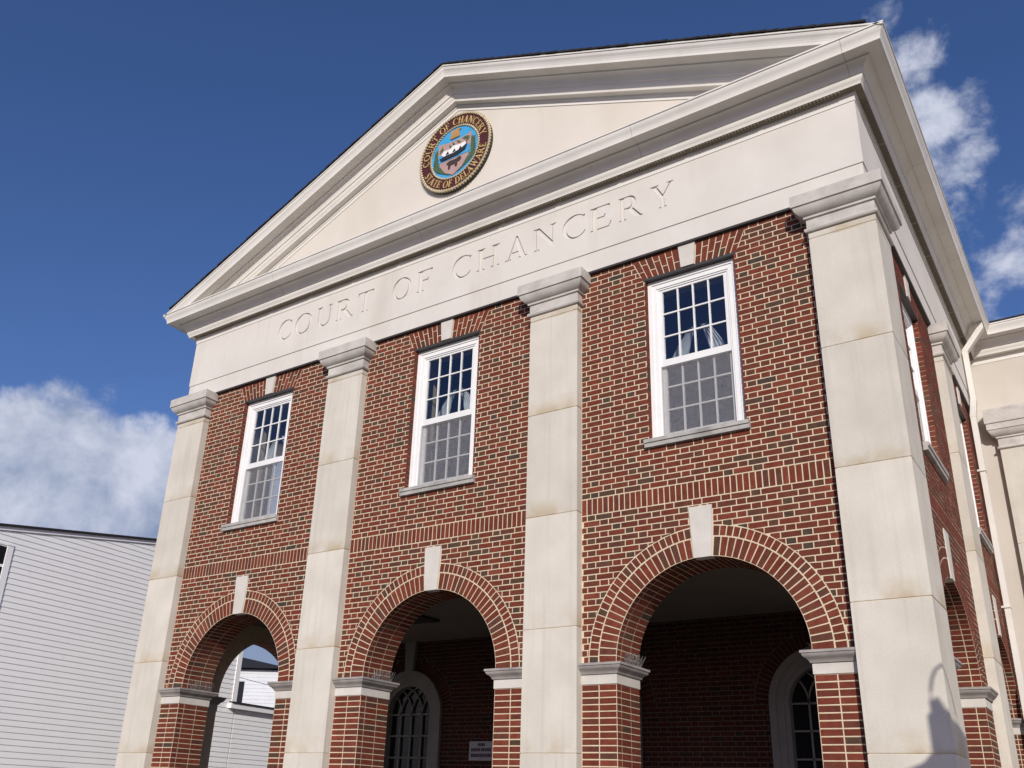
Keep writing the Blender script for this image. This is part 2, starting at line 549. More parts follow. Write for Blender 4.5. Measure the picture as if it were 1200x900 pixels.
# ------------------------------------------------------------------ mesh helpers
class MB:
    def __init__(s):
        s.v = []
        s.f = []
        s.m = []
        s.mi = 0

    def face(s, pts):
        n = len(s.v)
        s.v += [tuple(p) for p in pts]
        s.f.append(tuple(range(n, n + len(pts))))
        s.m.append(s.mi)

    def hexa(s, b, t, cap_b=True):
        """b, t: 4 points each"""
        n = len(s.v)
        s.v += [tuple(p) for p in b] + [tuple(p) for p in t]
        fs = [(4, 5, 6, 7)] + [(i, (i + 1) % 4, 4 + (i + 1) % 4, 4 + i) for i in range(4)]
        if cap_b:
            fs.append((3, 2, 1, 0))
        for q in fs:
            s.f.append(tuple(n + i for i in q))
            s.m.append(s.mi)

    def box(s, x0, x1, y0, y1, z0, z1):
        s.hexa([(x0, y0, z0), (x1, y0, z0), (x1, y1, z0), (x0, y1, z0)], [(x0, y0, z1), (x1, y0, z1), (x1, y1, z1), (x0, y1, z1)])

    def obox(s, c, ax, ay, az):
        """oriented box: centre and three half-axis vectors"""
        c, ax, ay, az = Vector(c), Vector(ax), Vector(ay), Vector(az)
        s.hexa([c - ax - ay - az, c + ax - ay - az, c + ax + ay - az, c - ax + ay - az],
               [c - ax - ay + az, c + ax - ay + az, c + ax + ay + az, c - ax + ay + az])

    def prism(s, loops, fn, d0, d1):
        """extruded 2-D polygon with holes; fn(u, v, d) -> xyz; d1 is the seen face"""
        vs = [[Vector((p[0], p[1], 0)) for p in l] for l in loops]
        flat = [p for l in loops for p in l]
        tris = tessellate_polygon(vs)
        n = len(s.v)
        k = len(flat)
        s.v += [tuple(fn(p[0], p[1], d1)) for p in flat] + [tuple(fn(p[0], p[1], d0)) for p in flat]
        for t in tris:
            s.f.append((n + t[0], n + t[1], n + t[2]))
            s.m.append(s.mi)
            s.f.append((n + k + t[2], n + k + t[1], n + k + t[0]))
            s.m.append(s.mi)
        i0 = 0
        for l in loops:
            for i in range(len(l)):
                a, b = i0 + i, i0 + (i + 1) % len(l)
                s.f.append((n + a, n + b, n + k + b, n + k + a))
                s.m.append(s.mi)
            i0 += len(l)

    def sweep(s, path, prof, caps=True, closed=False):
        n = len(path)
        dirs = []
        for i in range(n - (0 if closed else 1)):
            a, b = Vector(path[i]), Vector(path[(i + 1) % n])
            dirs.append((b - a).normalized())
        rows = []
        for i in range(n):
            if closed:
                d0, d1 = dirs[i - 1], dirs[i]
            else:
                d0 = dirs[max(i - 1, 0)]
                d1 = dirs[min(i, n - 2)]
            n0, n1 = Vector((d0.y, -d0.x)), Vector((d1.y, -d1.x))
            mvec = (n0 + n1)
            mvec = mvec / max(1e-6, mvec.dot(n0))
            rows.append([(path[i][0] + mvec.x * o, path[i][1] + mvec.y * o, z) for o, z in prof])
        base = len(s.v)
        k = len(prof)
        for r in rows:
            s.v += r
        for i in range(n if closed else n - 1):
            j = (i + 1) % n
            for q in range(k - 1):
                s.f.append((base + i * k + q, base + j * k + q, base + j * k + q + 1, base + i * k + q + 1))
                s.m.append(s.mi)
        if caps and not closed:
            s.f.append(tuple(base + q for q in range(k)))
            s.m.append(s.mi)
            s.f.append(tuple(base + (n - 1) * k + q for q in reversed(range(k))))
            s.m.append(s.mi)

    def tube(s, pts, r, seg=8, r1=None):
        pts = [Vector(p) for p in pts]
        base = len(s.v)
        n = len(pts)
        for i, p in enumerate(pts):
            d = (pts[min(i + 1, n - 1)] - pts[max(i - 1, 0)]).normalized()
            a = d.cross(Vector((0, 0, 1)))
            if a.length < .05:
                a = d.cross(Vector((1, 0, 0)))
            a.normalize()
            b = d.cross(a)
            rr = r if r1 is None else r + (r1 - r) * i / (n - 1)
            for k in range(seg):
                t = 2 * math.pi * k / seg
                s.v.append(tuple(p + (a * math.cos(t) + b * math.sin(t)) * rr))
        for i in range(n - 1):
            for k in range(seg):
                k2 = (k + 1) % seg
                s.f.append((base + i * seg + k, base + i * seg + k2, base + (i + 1) * seg + k2, base + (i + 1) * seg + k))
                s.m.append(s.mi)
        s.f.append(tuple(base + k for k in range(seg)))
        s.m.append(s.mi)
        s.f.append(tuple(base + (n - 1) * seg + k for k in range(seg)))
        s.m.append(s.mi)

    def build(s, name, mats, parent=None, smooth=None, recalc=True):
        me = bpy.data.meshes.new(name)
        me.from_pydata(s.v, [], s.f)
        if not isinstance(mats, (list, tuple)):
            mats = [mats]
        for m in mats:
            me.materials.append(MT[m])
        for p, i in zip(me.polygons, s.m):
            p.material_index = i
        if recalc:
            bm = bmesh.new()
            bm.from_mesh(me)
            bmesh.ops.recalc_face_normals(bm, faces=bm.faces)
            bm.to_mesh(me)
            bm.free()
        if smooth:
            me.shade_smooth()
            try:
                me.set_sharp_from_angle(angle=rad(smooth))
            except Exception:
                pass
        me.update()
        o = bpy.data.objects.new(name, me)
        COL.objects.link(o)
        if parent is not None:
            o.parent = parent
            w = Vector((0, 0, 0))
            q = parent
            while q is not None:
                w += q.location
                q = q.parent
            o.location = -w
        return o


def thing(name, loc, label, cat, group=None):
    o = bpy.data.objects.new(name, None)
    o.empty_display_size = .3
    COL.objects.link(o)
    o.location = loc
    return tag(o, label, cat, group)


def tag(o, label, cat, group=None):
    o['label'] = label
    o['category'] = cat
    if group:
        o['group'] = group
    return o


def structure(o):
    o['kind'] = 'structure'
    return o


# ------------------------------------------------------------------ dimensions (metres)
A, B, PW, P = 5.317, 1.788, .343, .11         # pilaster centres, half width, projection
XW = A + PW - P                               # side wall plane
XF = A + PW                                   # side pilaster face
BAYS = (-3.553, 0.0, 3.553)
R, ZS, CH = 1.01, 3.05, .0677                 # arch radius, springing, brick course
T = .53                                       # wall thickness
SIDEC = 2.07                                  # side arch centre (y)
ZA0, ZA1 = 7.88, 8.15                         # architrave
JT = [2.137, 3.436, 4.735, 6.036]

court = thing('courthouse', (0, 0, 0), 'two-storey red brick courthouse with cream stone pilasters, three arches and a pediment', 'building')


# ------------------------------------------------------------------ brick walls
class Wall:
    """bricks on a wall plane; fn(u, v, d): along, up, out of the wall face"""
    def __init__(s, fn):
        s.fn = fn
        s.mb = MB()
        s.ex = []                             # functions z -> (xl, xr) or None
        s.circ = []                           # (centre, radius) of arch rings

    def brick(s, q, d=0.0):
        """q: bl, br, tr, tl (u, v)"""
        g = .0053
        fn = s.fn
        k_ = len(q)
        area = abs(sum(q[i][0] * q[(i + 1) % k_][1] - q[(i + 1) % k_][0] * q[i][1] for i in range(k_))) / 2
        us = [p[0] for p in q]
        vs = [p[1] for p in q]
        if area < .0007 or max(us) - min(us) < .02 or max(vs) - min(vs) < .02:
            return
        jit = random.uniform(-.0012, .0012)
        ce = .0016

        def shrink(amt):
            out = []
            for i in range(k_):
                p = Vector(q[i])
                a, b = Vector(q[i - 1]), Vector(q[(i + 1) % k_])
                e1 = (a - p)
                e2 = (b - p)
                l1, l2 = e1.length, e2.length
                k1 = min(amt, l1 * .45)
                k2 = min(amt, l2 * .45)
                if l1 > 1e-5:
                    p = p + e1 / l1 * k1
                if l2 > 1e-5:
                    p = p + e2 / l2 * k2
                out.append(p)
            return out
        base = shrink(g)
        top = [p + Vector((random.uniform(-.0012, .0012), random.uniform(-.0012, .0012))) for p in shrink(g + ce)]
        mb = s.mb
        n0 = len(mb.v)
        mb.v += [tuple(fn(p[0], p[1], d - .008)) for p in base] + [tuple(fn(p[0], p[1], d + jit)) for p in top]
        mb.f.append(tuple(n0 + k_ + i for i in range(k_)))
        mb.m.append(mb.mi)
        for i in range(k_):
            j = (i + 1) % k_
            mb.f.append((n0 + i, n0 + j, n0 + k_ + j, n0 + k_ + i))
            mb.m.append(mb.mi)

    def cell(s, x0, x1, z0, z1):
        """brick cell clipped by the exclusions"""
        pieces = [((x0, x1), (x0, x1))]        # (bottom interval, top interval)
        for e in s.ex:
            rb, rt = e(z0 + 1e-4), e(z1 - 1e-4)
            if rb is None and rt is None:
                continue
            if rb is None:
                c = (rt[0] + rt[1]) / 2
                rb = (c, c)
            if rt is None:
                c = (rb[0] + rb[1]) / 2
                rt = (c, c)
            new = []
            for (b, t) in pieces:
                if b[1] <= rb[0] and t[1] <= rt[0] or b[0] >= rb[1] and t[0] >= rt[1]:
                    new.append((b, t))
                    continue
                lb, lt = (b[0], min(b[1], rb[0])), (t[0], min(t[1], rt[0]))
                if lb[1] - lb[0] > .004 or lt[1] - lt[0] > .004:
                    new.append(((lb[0], max(lb)), (lt[0], max(lt))))
                qb, qt = (max(b[0], rb[1]), b[1]), (max(t[0], rt[1]), t[1])
                if qb[1] - qb[0] > .004 or qt[1] - qt[0] > .004:
                    new.append(((min(qb), qb[1]), (min(qt), qt[1])))
            pieces = new
        for b, t in pieces:
            if max(b[1] - b[0], t[1] - t[0]) > .022:
                q = [(b[0], z0), (b[1], z0), (t[1], z1), (t[0], z1)]
                for cx, r in s.circ:
                    if min(math.hypot(p[0] - cx, p[1] - ZS) for p in q) > r:
                        continue
                    px = sorted((b[0], cx, b[1]))[1] if b[0] < cx < b[1] else (b[0] + b[1]) / 2
                    m_ = Vector((px - cx, (z0 + z1) / 2 - ZS)).normalized()
                    out = []
                    for i in range(len(q)):
                        p0, p1 = q[i], q[(i + 1) % len(q)]
                        h0 = (p0[0] - cx) * m_.x + (p0[1] - ZS) * m_.y - r
                        h1 = (p1[0] - cx) * m_.x + (p1[1] - ZS) * m_.y - r
                        if h0 >= 0:
                            out.append(p0)
                        if h0 * h1 < 0:
                            f = h0 / (h0 - h1)
                            out.append((p0[0] + (p1[0] - p0[0]) * f, p0[1] + (p1[1] - p0[1]) * f))
                    q = out
                    if len(q) < 3:
                        break
                # drop doubled points
                q = [p for i, p in enumerate(q) if math.hypot(p[0] - q[i - 1][0], p[1] - q[i - 1][1]) > .003]
                if len(q) > 2:
                    s.brick(q)

    def flemish(s, x0, x1, z0, n, ch=CH, ph=0.0):
        H, S = .1055, .2105
        for i in range(n):
            z = z0 + i * ch
            x = x0 - (ph % (H + S)) - (H + S) + (0 if i % 2 else (H + S) / 2) + random.uniform(-.004, .004)
            k = 0
            while x < x1:
                w = H if k % 2 else S
                a, b = max(x, x0), min(x + w, x1)
                if b - a > .025:
                    s.mb.mi = 2 if k % 2 else 0
                    s.cell(a, b, z, z + ch)
                    s.mb.mi = 0
                x += w
                k += 1

    def soldier(s, x0, x1, z0, z1):
        n = max(1, round((x1 - x0) / CH))
        w = (x1 - x0) / n
        for i in range(n):
            s.brick([(x0 + i * w, z0), (x0 + i * w + w, z0), (x0 + i * w + w, z1), (x0 + i * w, z1)])

    def stack(s, x0, x1, z1, zmin, cols):
        w = (x1 - x0) / cols
        z = z1
        while z > zmin:
            for i in range(cols):
                s.brick([(x0 + i * w, z - CH), (x0 + i * w + w, z - CH), (x0 + i * w + w, z), (x0 + i * w, z)])
            z -= CH

    def ring(s, c, r0, r1, n, key):
        """voussoirs either side of the keystone half-angle"""
        for side in (0, 1):
            for i in range(n):
                t0 = (math.pi / 2 - key) * i / n
                t1 = (math.pi / 2 - key) * (i + 1) / n
                if side:
                    t0, t1 = math.pi - t1, math.pi - t0
                p = [(c + r * math.cos(t), ZS + r * math.sin(t)) for r, t in ((r0, t0), (r1, t0), (r1, t1), (r0, t1))]
                s.brick(p)

    def soffit(s, c, nv, key=0.0, depth=T):
        """bricks lining the arch soffit and its jambs, in straight columns going in"""
        cols = [(0.0, .10), (.10, .315), (.315, depth)]
        fn = s.fn

        def put(quad_out, quad_in):
            s.mb.hexa(quad_out, quad_in, cap_b=False)
        g = .0055
        for (d0, d1) in cols:
            # curved part
            for i in range(2 * nv):
                t0 = math.pi * i / (2 * nv) + g / R
                t1 = math.pi * (i + 1) / (2 * nv) - g / R
                rr = [R + .004, R - .003]
                jd = random.uniform(-.001, .001)
                qs = []
                for r in rr:
                    r += jd
                    qs.append([fn(c + r * math.cos(t), ZS + r * math.sin(t), -dd) for t, dd in
                               ((t0, d0 + g), (t1, d0 + g), (t1, d1 - g), (t0, d1 - g))])
                put(qs[0], qs[1])
            # jambs
            for sg in (-1, 1):
                z = 2.83
                while z > 0:
                    qs = []
                    for r in (R + .004, R - .003):
                        qs.append([fn(c + sg * r, zz, -dd) for zz, dd in ((z - CH + g, d0 + g), (z - g, d0 + g), (z - g, d1 - g), (z - CH + g, d1 - g))])
                    put(qs[0], qs[1])
                    z -= CH

    def jack(s, c):
        """flat arch of splayed bricks over a window, with the keystone left out"""
        z0, z1 = 7.555, 7.875
        for sg in (-1, 1):
            n = 7

            def edge(i, z):
                k0, k1 = .086, .113
                e0, e1 = .585, .725
                f = (z - z0) / (z1 - z0)
                a, b = k0 + (k1 - k0) * f, e0 + (e1 - e0) * f
                return c + sg * (a + (b - a) * i / n)
            for i in range(n):
                zm = z0 + (.205 if i % 2 else .108)
                for za, zb in ((z0, zm), (zm, z1)):
                    q = [(edge(i, za), za), (edge(i + 1, za), za), (edge(i + 1, zb), zb), (edge(i, zb), zb)]
                    if sg < 0:
                        q = [q[1], q[0], q[3], q[2]]
                    s.brick(q)

    def ex_arch(s, c, r):
        s.circ.append((c, r))

    def ex_trap(s, c, z0, z1, h0, h1):
        s.ex.append(lambda z: None if (z < z0 or z > z1) else (c - h0 - (h1 - h0) * (z - z0) / (z1 - z0), c + h0 + (h1 - h0) * (z - z0) / (z1 - z0)))

    def reveal(s, c, h, z0, z1, d=.075):
        """brick ends returning into a window opening"""
        fn = s.fn
        z = z0
        i = 0
        g = .0045
        while z < z1 - .02:
            for sg in (-1, 1):
                qs = []
                for x in (c + sg * (h + .012), c + sg * h):
                    qs.append([fn(x, zz, -dd) for zz, dd in ((z + g, .002), (min(z + CH, z1) - g, .002), (min(z + CH, z1) - g, d), (z + g, d))])
                s.mb.hexa(qs[0], qs[1], cap_b=False)
            z += CH
            i += 1


def arch_loop(u0, u1, zt, arches, z0=0.0, r=R):
    pts = [(u0, z0)]
    for c in arches:
        pts.append((c - r, z0))
        for i in range(41):
            t = math.pi - math.pi * i / 40
            pts.append((c + r * math.cos(t), ZS + r * math.sin(t)))
        pts.append((c + r, z0))
    pts += [(u1, z0), (u1, zt), (u0, zt)]
    return pts


def rect(c, h, z0, z1):
    return [(c - h, z0), (c + h, z0), (c + h, z1), (c - h, z1)]


KEY = math.asin(.113 / 1.1)
WZ0, WZ1, WH = 5.47, 7.555, .55


def bay(w, c, xl, xr, window=True, ph=0.0, arch=True, jamb=True):
    """one bay: arch below, window above"""
    if arch:
        w.ex_arch(c, 1.336)
        w.ex_trap(c, ZS + .9, 4.605, .105, .133)
    w.flemish(xl, xr, ZS + .002, 24, CH * 1.0095, ph)
    w.soldier(xl, xr, 4.694, 4.888)
    if window:
        w.ex_trap(c, 5.3675, 5.43, .60, .60)
        w.ex_trap(c, 5.43, 7.555, WH, WH)
        w.ex_trap(c, 7.555, 7.876, .585, .725)
    w.flemish(xl, xr, 4.890, 44, CH * 1.003, ph + .11)
    if window:
        w.jack(c)
        w.reveal(c, WH, 5.47, 7.555)
    if arch:
        w.ring(c, R, R + .208, 22, KEY)
        w.ring(c, R + .212, R + .325, 26, math.asin(.12 / 1.27))
        w.stack(xl, c - R, 2.83, 0, 2)
        w.stack(c + R, xr, 2.83, 0, 2)
        if jamb:
            w.soffit(c, 24)
    w.ex = []
    w.circ = []


# front wall
fw = Wall(lambda u, v, d: (u, -d, v))
edges = [(-A + PW, -B - PW), (-B + PW, B - PW), (B + PW, A - PW)]
for k, (c, (xl, xr)) in enumerate(zip(BAYS, edges)):
    bay(fw, c, xl, xr, ph=.07 * k)
fw.mb.mi = 1
loops = [arch_loop(-XW + .001, XW - .001, ZA0, BAYS)] + [rect(c, WH + .006, WZ0 - .05, WZ1 + .004) for c in BAYS]
fw.mb.prism(loops, lambda u, v, d: (u, -d, v), -T, -.0035)
fw.mb.build('front_wall', ['brick', 'mortar', 'brick_header'], court)

# right side wall
rw = Wall(lambda u, v, d: (XW + d, u, v))
S2 = 5.72
bay(rw, SIDEC, .58, 3.57, ph=.03)
bay(rw, S2, 4.26, 7.45, ph=.13)
rw.mb.mi = 1
rw.mb.prism([arch_loop(T + .002, 7.48, ZA0, (SIDEC, S2))] + [rect(c, WH + .006, WZ0 - .05, WZ1 + .004) for c in (SIDEC, S2)],
            lambda u, v, d: (XW + d, u, v), -T, -.0035)
rw.mb.build('side_wall', ['brick', 'mortar', 'brick_header'], court)

# left side wall (seen through the arches)
lw = Wall(lambda u, v, d: (-XW - d, u, v))
bay(lw, SIDEC, .58, 3.57, ph=.05)
lw.flemish(4.26, 12.0, .0, 116)
lw.mb.mi = 1
lw.mb.prism([arch_loop(T + .002, 13.0, ZA0, (SIDEC,)), rect(SIDEC, WH + .006, WZ0 - .05, WZ1 + .004)],
            lambda u, v, d: (-XW - d, u, v), -T, -.0035)
lw.mb.build('side_wall', ['brick', 'mortar', 'brick_header'], court)

# back wall of the porch, with three round-headed doorways
YB = 4.0
bw = Wall(lambda u, v, d: (u, YB - d, v))
DZ = 3.04
doors = [(-3.553, .47, .735), (0, .62, .90), (3.553, .47, .735)]
for c, hi, ho in doors:
    def exd(z, c=c, r=ho + .215):
        if z < DZ:
            return (c - ho, c + ho)
        if z < DZ + r:
            q = math.sqrt(r * r - (z - DZ) ** 2)
            return (c - q, c + q)
        return None
    bw.ex.append(exd)
    n = 20
    for i in range(2 * n):
        t0, t1 = math.pi * i / (2 * n), math.pi * (i + 1) / (2 * n)
        bw.brick([(c + r * math.cos(t), DZ + r * math.sin(t)) for r, t in ((ho + .004, t0), (ho + .212, t0), (ho + .212, t1), (ho + .004, t1))])
bw.flemish(-5.02, 5.02, .05, 63)
bw.mb.mi = 1
pts = [(-5.02, 0)]
for c, hi, ho in doors:
    pts.append((c - ho, 0))
    pts += [(c + ho * math.cos(math.pi - math.pi * i / 24), DZ + ho * math.sin(math.pi * i / 24)) for i in range(25)]
    pts.append((c + ho, 0))
pts += [(5.02, 0), (5.02, 4.3), (-5.02, 4.3)]
bw.mb.prism([pts], lambda u, v, d: (u, YB - d, v), -.3, -.0035)
bw.mb.build('porch_back_wall', ['porch_brick_shaded', 'porch_mortar_shaded', 'porch_brick_shaded'], court)

# porch ceiling / floor slab above it
c_ = MB()
c_.box(-XW + T + .002, XW - T - .002, T + .002, YB + .3, 4.27, 4.5)
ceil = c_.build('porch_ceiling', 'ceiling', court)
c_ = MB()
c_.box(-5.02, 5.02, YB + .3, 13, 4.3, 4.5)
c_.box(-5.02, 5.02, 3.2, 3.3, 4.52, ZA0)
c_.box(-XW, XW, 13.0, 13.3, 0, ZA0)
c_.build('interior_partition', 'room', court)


# ------------------------------------------------------------------ pilasters
def path_pts(kind, c):
    if kind == 'inner':
        return [(c - PW, .0), (c - PW, -P), (c + PW, -P), (c + PW, .0)]
    if kind == 'right':
        return [(A - PW, .0), (A - PW, -P), (XF, -P), (XF, .58), (XW, .58)]
    if kind == 'left':
        return [(-XW, .58), (-XF, .58), (-XF, -P), (-A + PW, -P), (-A + PW, 0)]
    if kind == 'side':
        return [(XW, c - PW), (XF, c - PW), (XF, c + PW), (XW, c + PW)]


CAPPROF = [(-.06, 7.435), (.004, 7.432), (.022, 7.436), (.030, 7.445), (.034, 7.458), (.030, 7.470), (.022, 7.478), (.008, 7.482), (.008, 7.592),
           (.030, 7.598), (.030, 7.622), (.046, 7.630), (.075, 7.648), (.098, 7.676), (.110, 7.706), (.114, 7.722),
           (.130, 7.726), (.130, 7.862), (-.06, 7.862)]


def pilaster(kind, c, label=None):
    pth = path_pts(kind, c)
    mb = MB()
    zs = [0.85] + JT + [7.355, 7.43]
    for i in range(len(zs) - 1):
        z0, z1 = zs[i] + .003, zs[i + 1] - .003
        o = .0 if zs[i] > 1 else 0.0
        mb.sweep(pth, [(-.03, z0), (o - .005, z0), (o, z0 + .005), (o, z1 - .005), (o - .005, z1), (-.03, z1)])
    mb.mi = 1
    mb.sweep(pth, [(-.03, .1), (-.007, .1), (-.007, 7.43), (-.03, 7.43)])
    mb.mi = 0
    mb.sweep(pth, [(-.03, 0), (.04, 0), (.04, .70), (.03, .74), (.012, .80), (0, .847), (-.03, .847)])
    o = mb.build('pilaster', ['shaft', 'mortar'], court)
    mc = MB()
    mc.sweep(pth, CAPPROF)
    mc.build('capital', 'cap', o, smooth=35)
    return o


pilaster('left', 0)
pilaster('inner', -B)
pilaster('inner', B)
pilaster('right', 0)
pilaster('side', 3.915)

# ------------------------------------------------------------------ keystones and imposts
def keystone(fn, c, z0, z1, h0, h1, d, r=None):
    mb = MB()
    mb.hexa([fn(c - h0, z0, -.10), fn(c + h0, z0, -.10), fn(c + h1, z1, -.10), fn(c - h1, z1, -.10)],
            [fn(c - h0 + .003, z0, d), fn(c + h0 - .003, z0, d), fn(c + h1 - .003, z1, d), fn(c - h1 + .003, z1, d)])
    mb.build('keystone', 'lime', court)


f_front = lambda u, v, d: (u, -d, v)
f_right = lambda u, v, d: (XW + d, u, v)
for c in BAYS:
    keystone(f_front, c, 4.052, 4.603, .101, .131, .012)
    keystone(f_front, c, 7.56, 7.876, .084, .111, .018)
for c in (SIDEC, S2):
    keystone(f_right, c, 4.052, 4.603, .101, .131, .012)
    keystone(f_right, c, 7.56, 7.876, .084, .111, .018)

IMP = [(-.04, 2.832), (.008, 2.832), (.008, 2.928), (.022, 2.932), (.026, 2.944), (.034, 2.958), (.048, 2.972), (.066, 2.984), (.078, 3.0),
       (.082, 3.016), (.092, 3.018), (.092, 3.042), (-.04, 3.048)]


def impost(pth):
    mb = MB()
    mb.sweep(pth, IMP[3:])
    mb.mi = 1
    mb.sweep(pth, [(-.04, 2.832), (.008, 2.832), (.008, 2.930), (-.04, 2.930)])
    mb.build('impost', ['impost', 'lime'], court, smooth=35)


for c, (xl, xr) in zip(BAYS, edges):
    impost([(xl, 0), (c - R, 0), (c - R, T), (xl, T)])
    impost([(xr, T), (c + R, T), (c + R, 0), (xr, 0)])
for c, y0, y1 in ((SIDEC, .58, 3.57), (S2, 4.26, 7.40)):
    impost([(XW, y0), (XW, c - R), (XW - T, c - R), (XW - T, y0)])
    impost([(XW - T, y1), (XW - T, c + R), (XW, c + R), (XW, y1)])
impost([(-XW + T, .58), (-XW + T, SIDEC - R), (-XW, SIDEC - R), (-XW, .58)])
impost([(-XW, 3.57), (-XW, SIDEC + R), (-XW + T, SIDEC + R), (-XW + T, 3.57)])


# ------------------------------------------------------------------ windows
def window(fn, c, first=True):
    D0 = -.075
    mb = MB()

    def pbox(m, u0, u1, v0, v1, d0, d1):
        m.hexa([fn(u0, v0, d0), fn(u1, v0, d0), fn(u1, v1, d0), fn(u0, v1, d0)], [fn(u0, v0, d1), fn(u1, v0, d1), fn(u1, v1, d1), fn(u0, v1, d1)])
    # casing: outer brick mould, inner jamb
    for (o, i, d1, d0) in ((.549, .500, -.068, -.14), (.500, .445, -.080, -.14), (.445, .425, -.092, -.16)):
        zt0, zb = WZ1 - .028 - (.549 - o), WZ0
        zt1 = WZ1 - .028 - (.549 - i)
        pbox(mb, c - o, c - i, zb, zt0, d0, d1)
        pbox(mb, c + i, c + o, zb, zt0, d0, d1)
        pbox(mb, c - i, c + i, zt1, zt0, d0, d1)
    w = mb.build('window', 'white', court)
    m = MB()
    pbox(m, c - .575, c + .575, WZ1 - .026, WZ1 + .003, -.064, .002)
    m.build('lintel', 'dark', w)

    def sash(z0, z1, dd, bot, top, name):
        m = MB()
        h = .425
        st = .045
        pbox(m, c - h, c - h + st, z0, z1, dd - .035, dd)
        pbox(m, c + h - st, c + h, z0, z1, dd - .035, dd)
        pbox(m, c - h + st, c + h - st, z0, z0 + bot, dd - .035, dd)
        pbox(m, c - h + st, c + h - st, z1 - top, z1, dd - .035, dd)
        gw = (2 * h - 2 * st) / 4
        for k in range(1, 4):
            x = c - h + st + gw * k
            pbox(m, x - .009, x + .009, z0 + bot, z1 - top, dd - .028, dd - .004)
        gh = (z1 - top - z0 - bot) / 3
        for k in range(1, 3):
            z = z0 + bot + gh * k
            pbox(m, c - h + st, c + h - st, z - .009, z + .009, dd - .027, dd - .005)
        s = m.build(name, 'sash', w)
        g = MB()
        g.face([fn(c - h + .02, z0 + .02, dd - .02), fn(c + h - .02, z0 + .02, dd - .02), fn(c + h - .02, z1 - .02, dd - .02), fn(c - h + .02, z1 - .02, dd - .02)])
        g.build('glass', 'glass', w, recalc=False)
        return s
    ZM = 6.47
    sash(ZM - .085, 7.43, -.105, .085, .055, 'upper_sash')
    sash(WZ0 + .012, ZM + .0, -.148, .085, .05, 'lower_sash')
    m = MB()
    m.face([fn(c - .425, WZ0 + .01, -.112), fn(c + .425, WZ0 + .01, -.112), fn(c + .425, ZM - .085, -.112), fn(c - .425, ZM - .085, -.112)])
    m.build('insect_screen', 'screen', w, recalc=False)
    # sill
    m = MB()
    m.prism([[(-.10, 5.362), (.045, 5.362), (.047, 5.405), (.062, 5.412), (.064, 5.452), (-.10, 5.473)]],
            lambda a, b, d: fn(c + d, b, a), -.60, .60)
    m.build('sill', 'sill', w)
    return w


for c in BAYS:
    window(f_front, c)
for c in (SIDEC, S2):
    window(f_right, c)


# ------------------------------------------------------------------ entablature
EX, EY = 5.60, -.05                            # architrave plane
ent = [(-EX, 12), (-EX, EY), (EX, EY), (EX, 7.47)]
mb = MB()
mb.sweep(ent, [(-.30, ZA0), (0, ZA0), (0, ZA1), (-.30, ZA1)])
mb.build('architrave', 'frieze', court)
mb = MB()
mb.sweep(ent[1:], [(-.05, ZA0 - .022), (-.006, ZA0 - .022), (-.006, ZA0 - .001), (-.05, ZA0 - .001)])
mb.build('flashing_strip', 'dark', court)

# ---------------- serif letters
t_, n_, sv, sl = .145, .05, .035, .075


def arc(cx, cy, rx, ry, a0, a1, n=18):
    return [(cx + rx * math.cos(rad(a0 + (a1 - a0) * i / n)), cy + ry * math.sin(rad(a0 + (a1 - a0) * i / n))) for i in range(n + 1)]


def g_T():
    c = .39
    return .78, [[(c - t_/2 - sl, 0), (c + t_/2 + sl, 0), (c + t_/2 + sl, sv), (c + t_/2, sv + .02), (c + t_/2, 1 - n_), (.70, 1 - n_), (.745, .80), (.775, .80), (.775, 1),
                  (.005, 1), (.005, .80), (.035, .80), (.08, 1 - n_), (c - t_/2, 1 - n_), (c - t_/2, sv + .02), (c - t_/2 - sl, sv)]]


def stem(x, up=True):
    """bottom-left of a stem with serifs: returns right-going foot and left-going head"""
    foot = [(x - sl, 0), (x + t_ + sl, 0), (x + t_ + sl, sv), (x + t_, sv + .02)]
    head = [(x + t_, 1 - sv - .02), (x + t_ + sl, 1 - sv), (x + t_ + sl, 1), (x - sl, 1), (x - sl, 1 - sv), (x, 1 - sv - .02), (x, sv + .02), (x - sl, sv)]
    return foot, head


def g_H():
    x0, x1 = sl, .60
    f0, h0 = stem(x0)
    f1, h1 = stem(x1)
    o = f0 + [(x0 + t_, .49)] + [(x1, .49), (x1, sv + .02), (x1 - sl, sv)] + [(x1 - sl, 0), (x1 + t_ + sl, 0), (x1 + t_ + sl, sv), (x1 + t_, sv + .02)]
    o += h1[:4] + [(x1 - sl, 1 - sv), (x1, 1 - sv - .02), (x1, .49 + n_), (x0 + t_, .49 + n_)] + h0
    return .60 + t_ + sl, [o]


def g_F(e=False):
    x = sl
    o = [(x - sl, 0)]
    if e:
        o += [(.60, 0), (.66, .24), (.63, .24), (.56, n_), (x + t_, n_)]
    else:
        o += [(x + t_ + sl, 0), (x + t_ + sl, sv), (x + t_, sv + .02)]
    o += [(x + t_, .48), (.42, .48), (.44, .40), (.47, .40), (.47, .61), (.44, .61), (.42, .53), (x + t_, .53), (x + t_, 1 - n_), (.54, 1 - n_), (.59, .79), (.62, .79), (.61, 1),
          (x - sl, 1), (x - sl, 1 - sv), (x, 1 - sv - .02), (x, sv + .02), (x - sl, sv)]
    return .66, [o]


def g_L():
    x = sl
    return .62, [[(0, 0), (.58, 0), (.62, .26), (.59, .26), (.53, n_), (x + t_, n_), (x + t_, 1 - sv - .02), (x + t_ + sl, 1 - sv), (x + t_ + sl, 1), (0, 1), (0, 1 - sv), (x, 1 - sv - .02), (x, sv + .02), (0, sv)]]


def g_O():
    return 1.0, [arc(.5, .5, .49, .52, 0, 350, 35), arc(.5, .5, .345, .475, 0, 350, 35)]


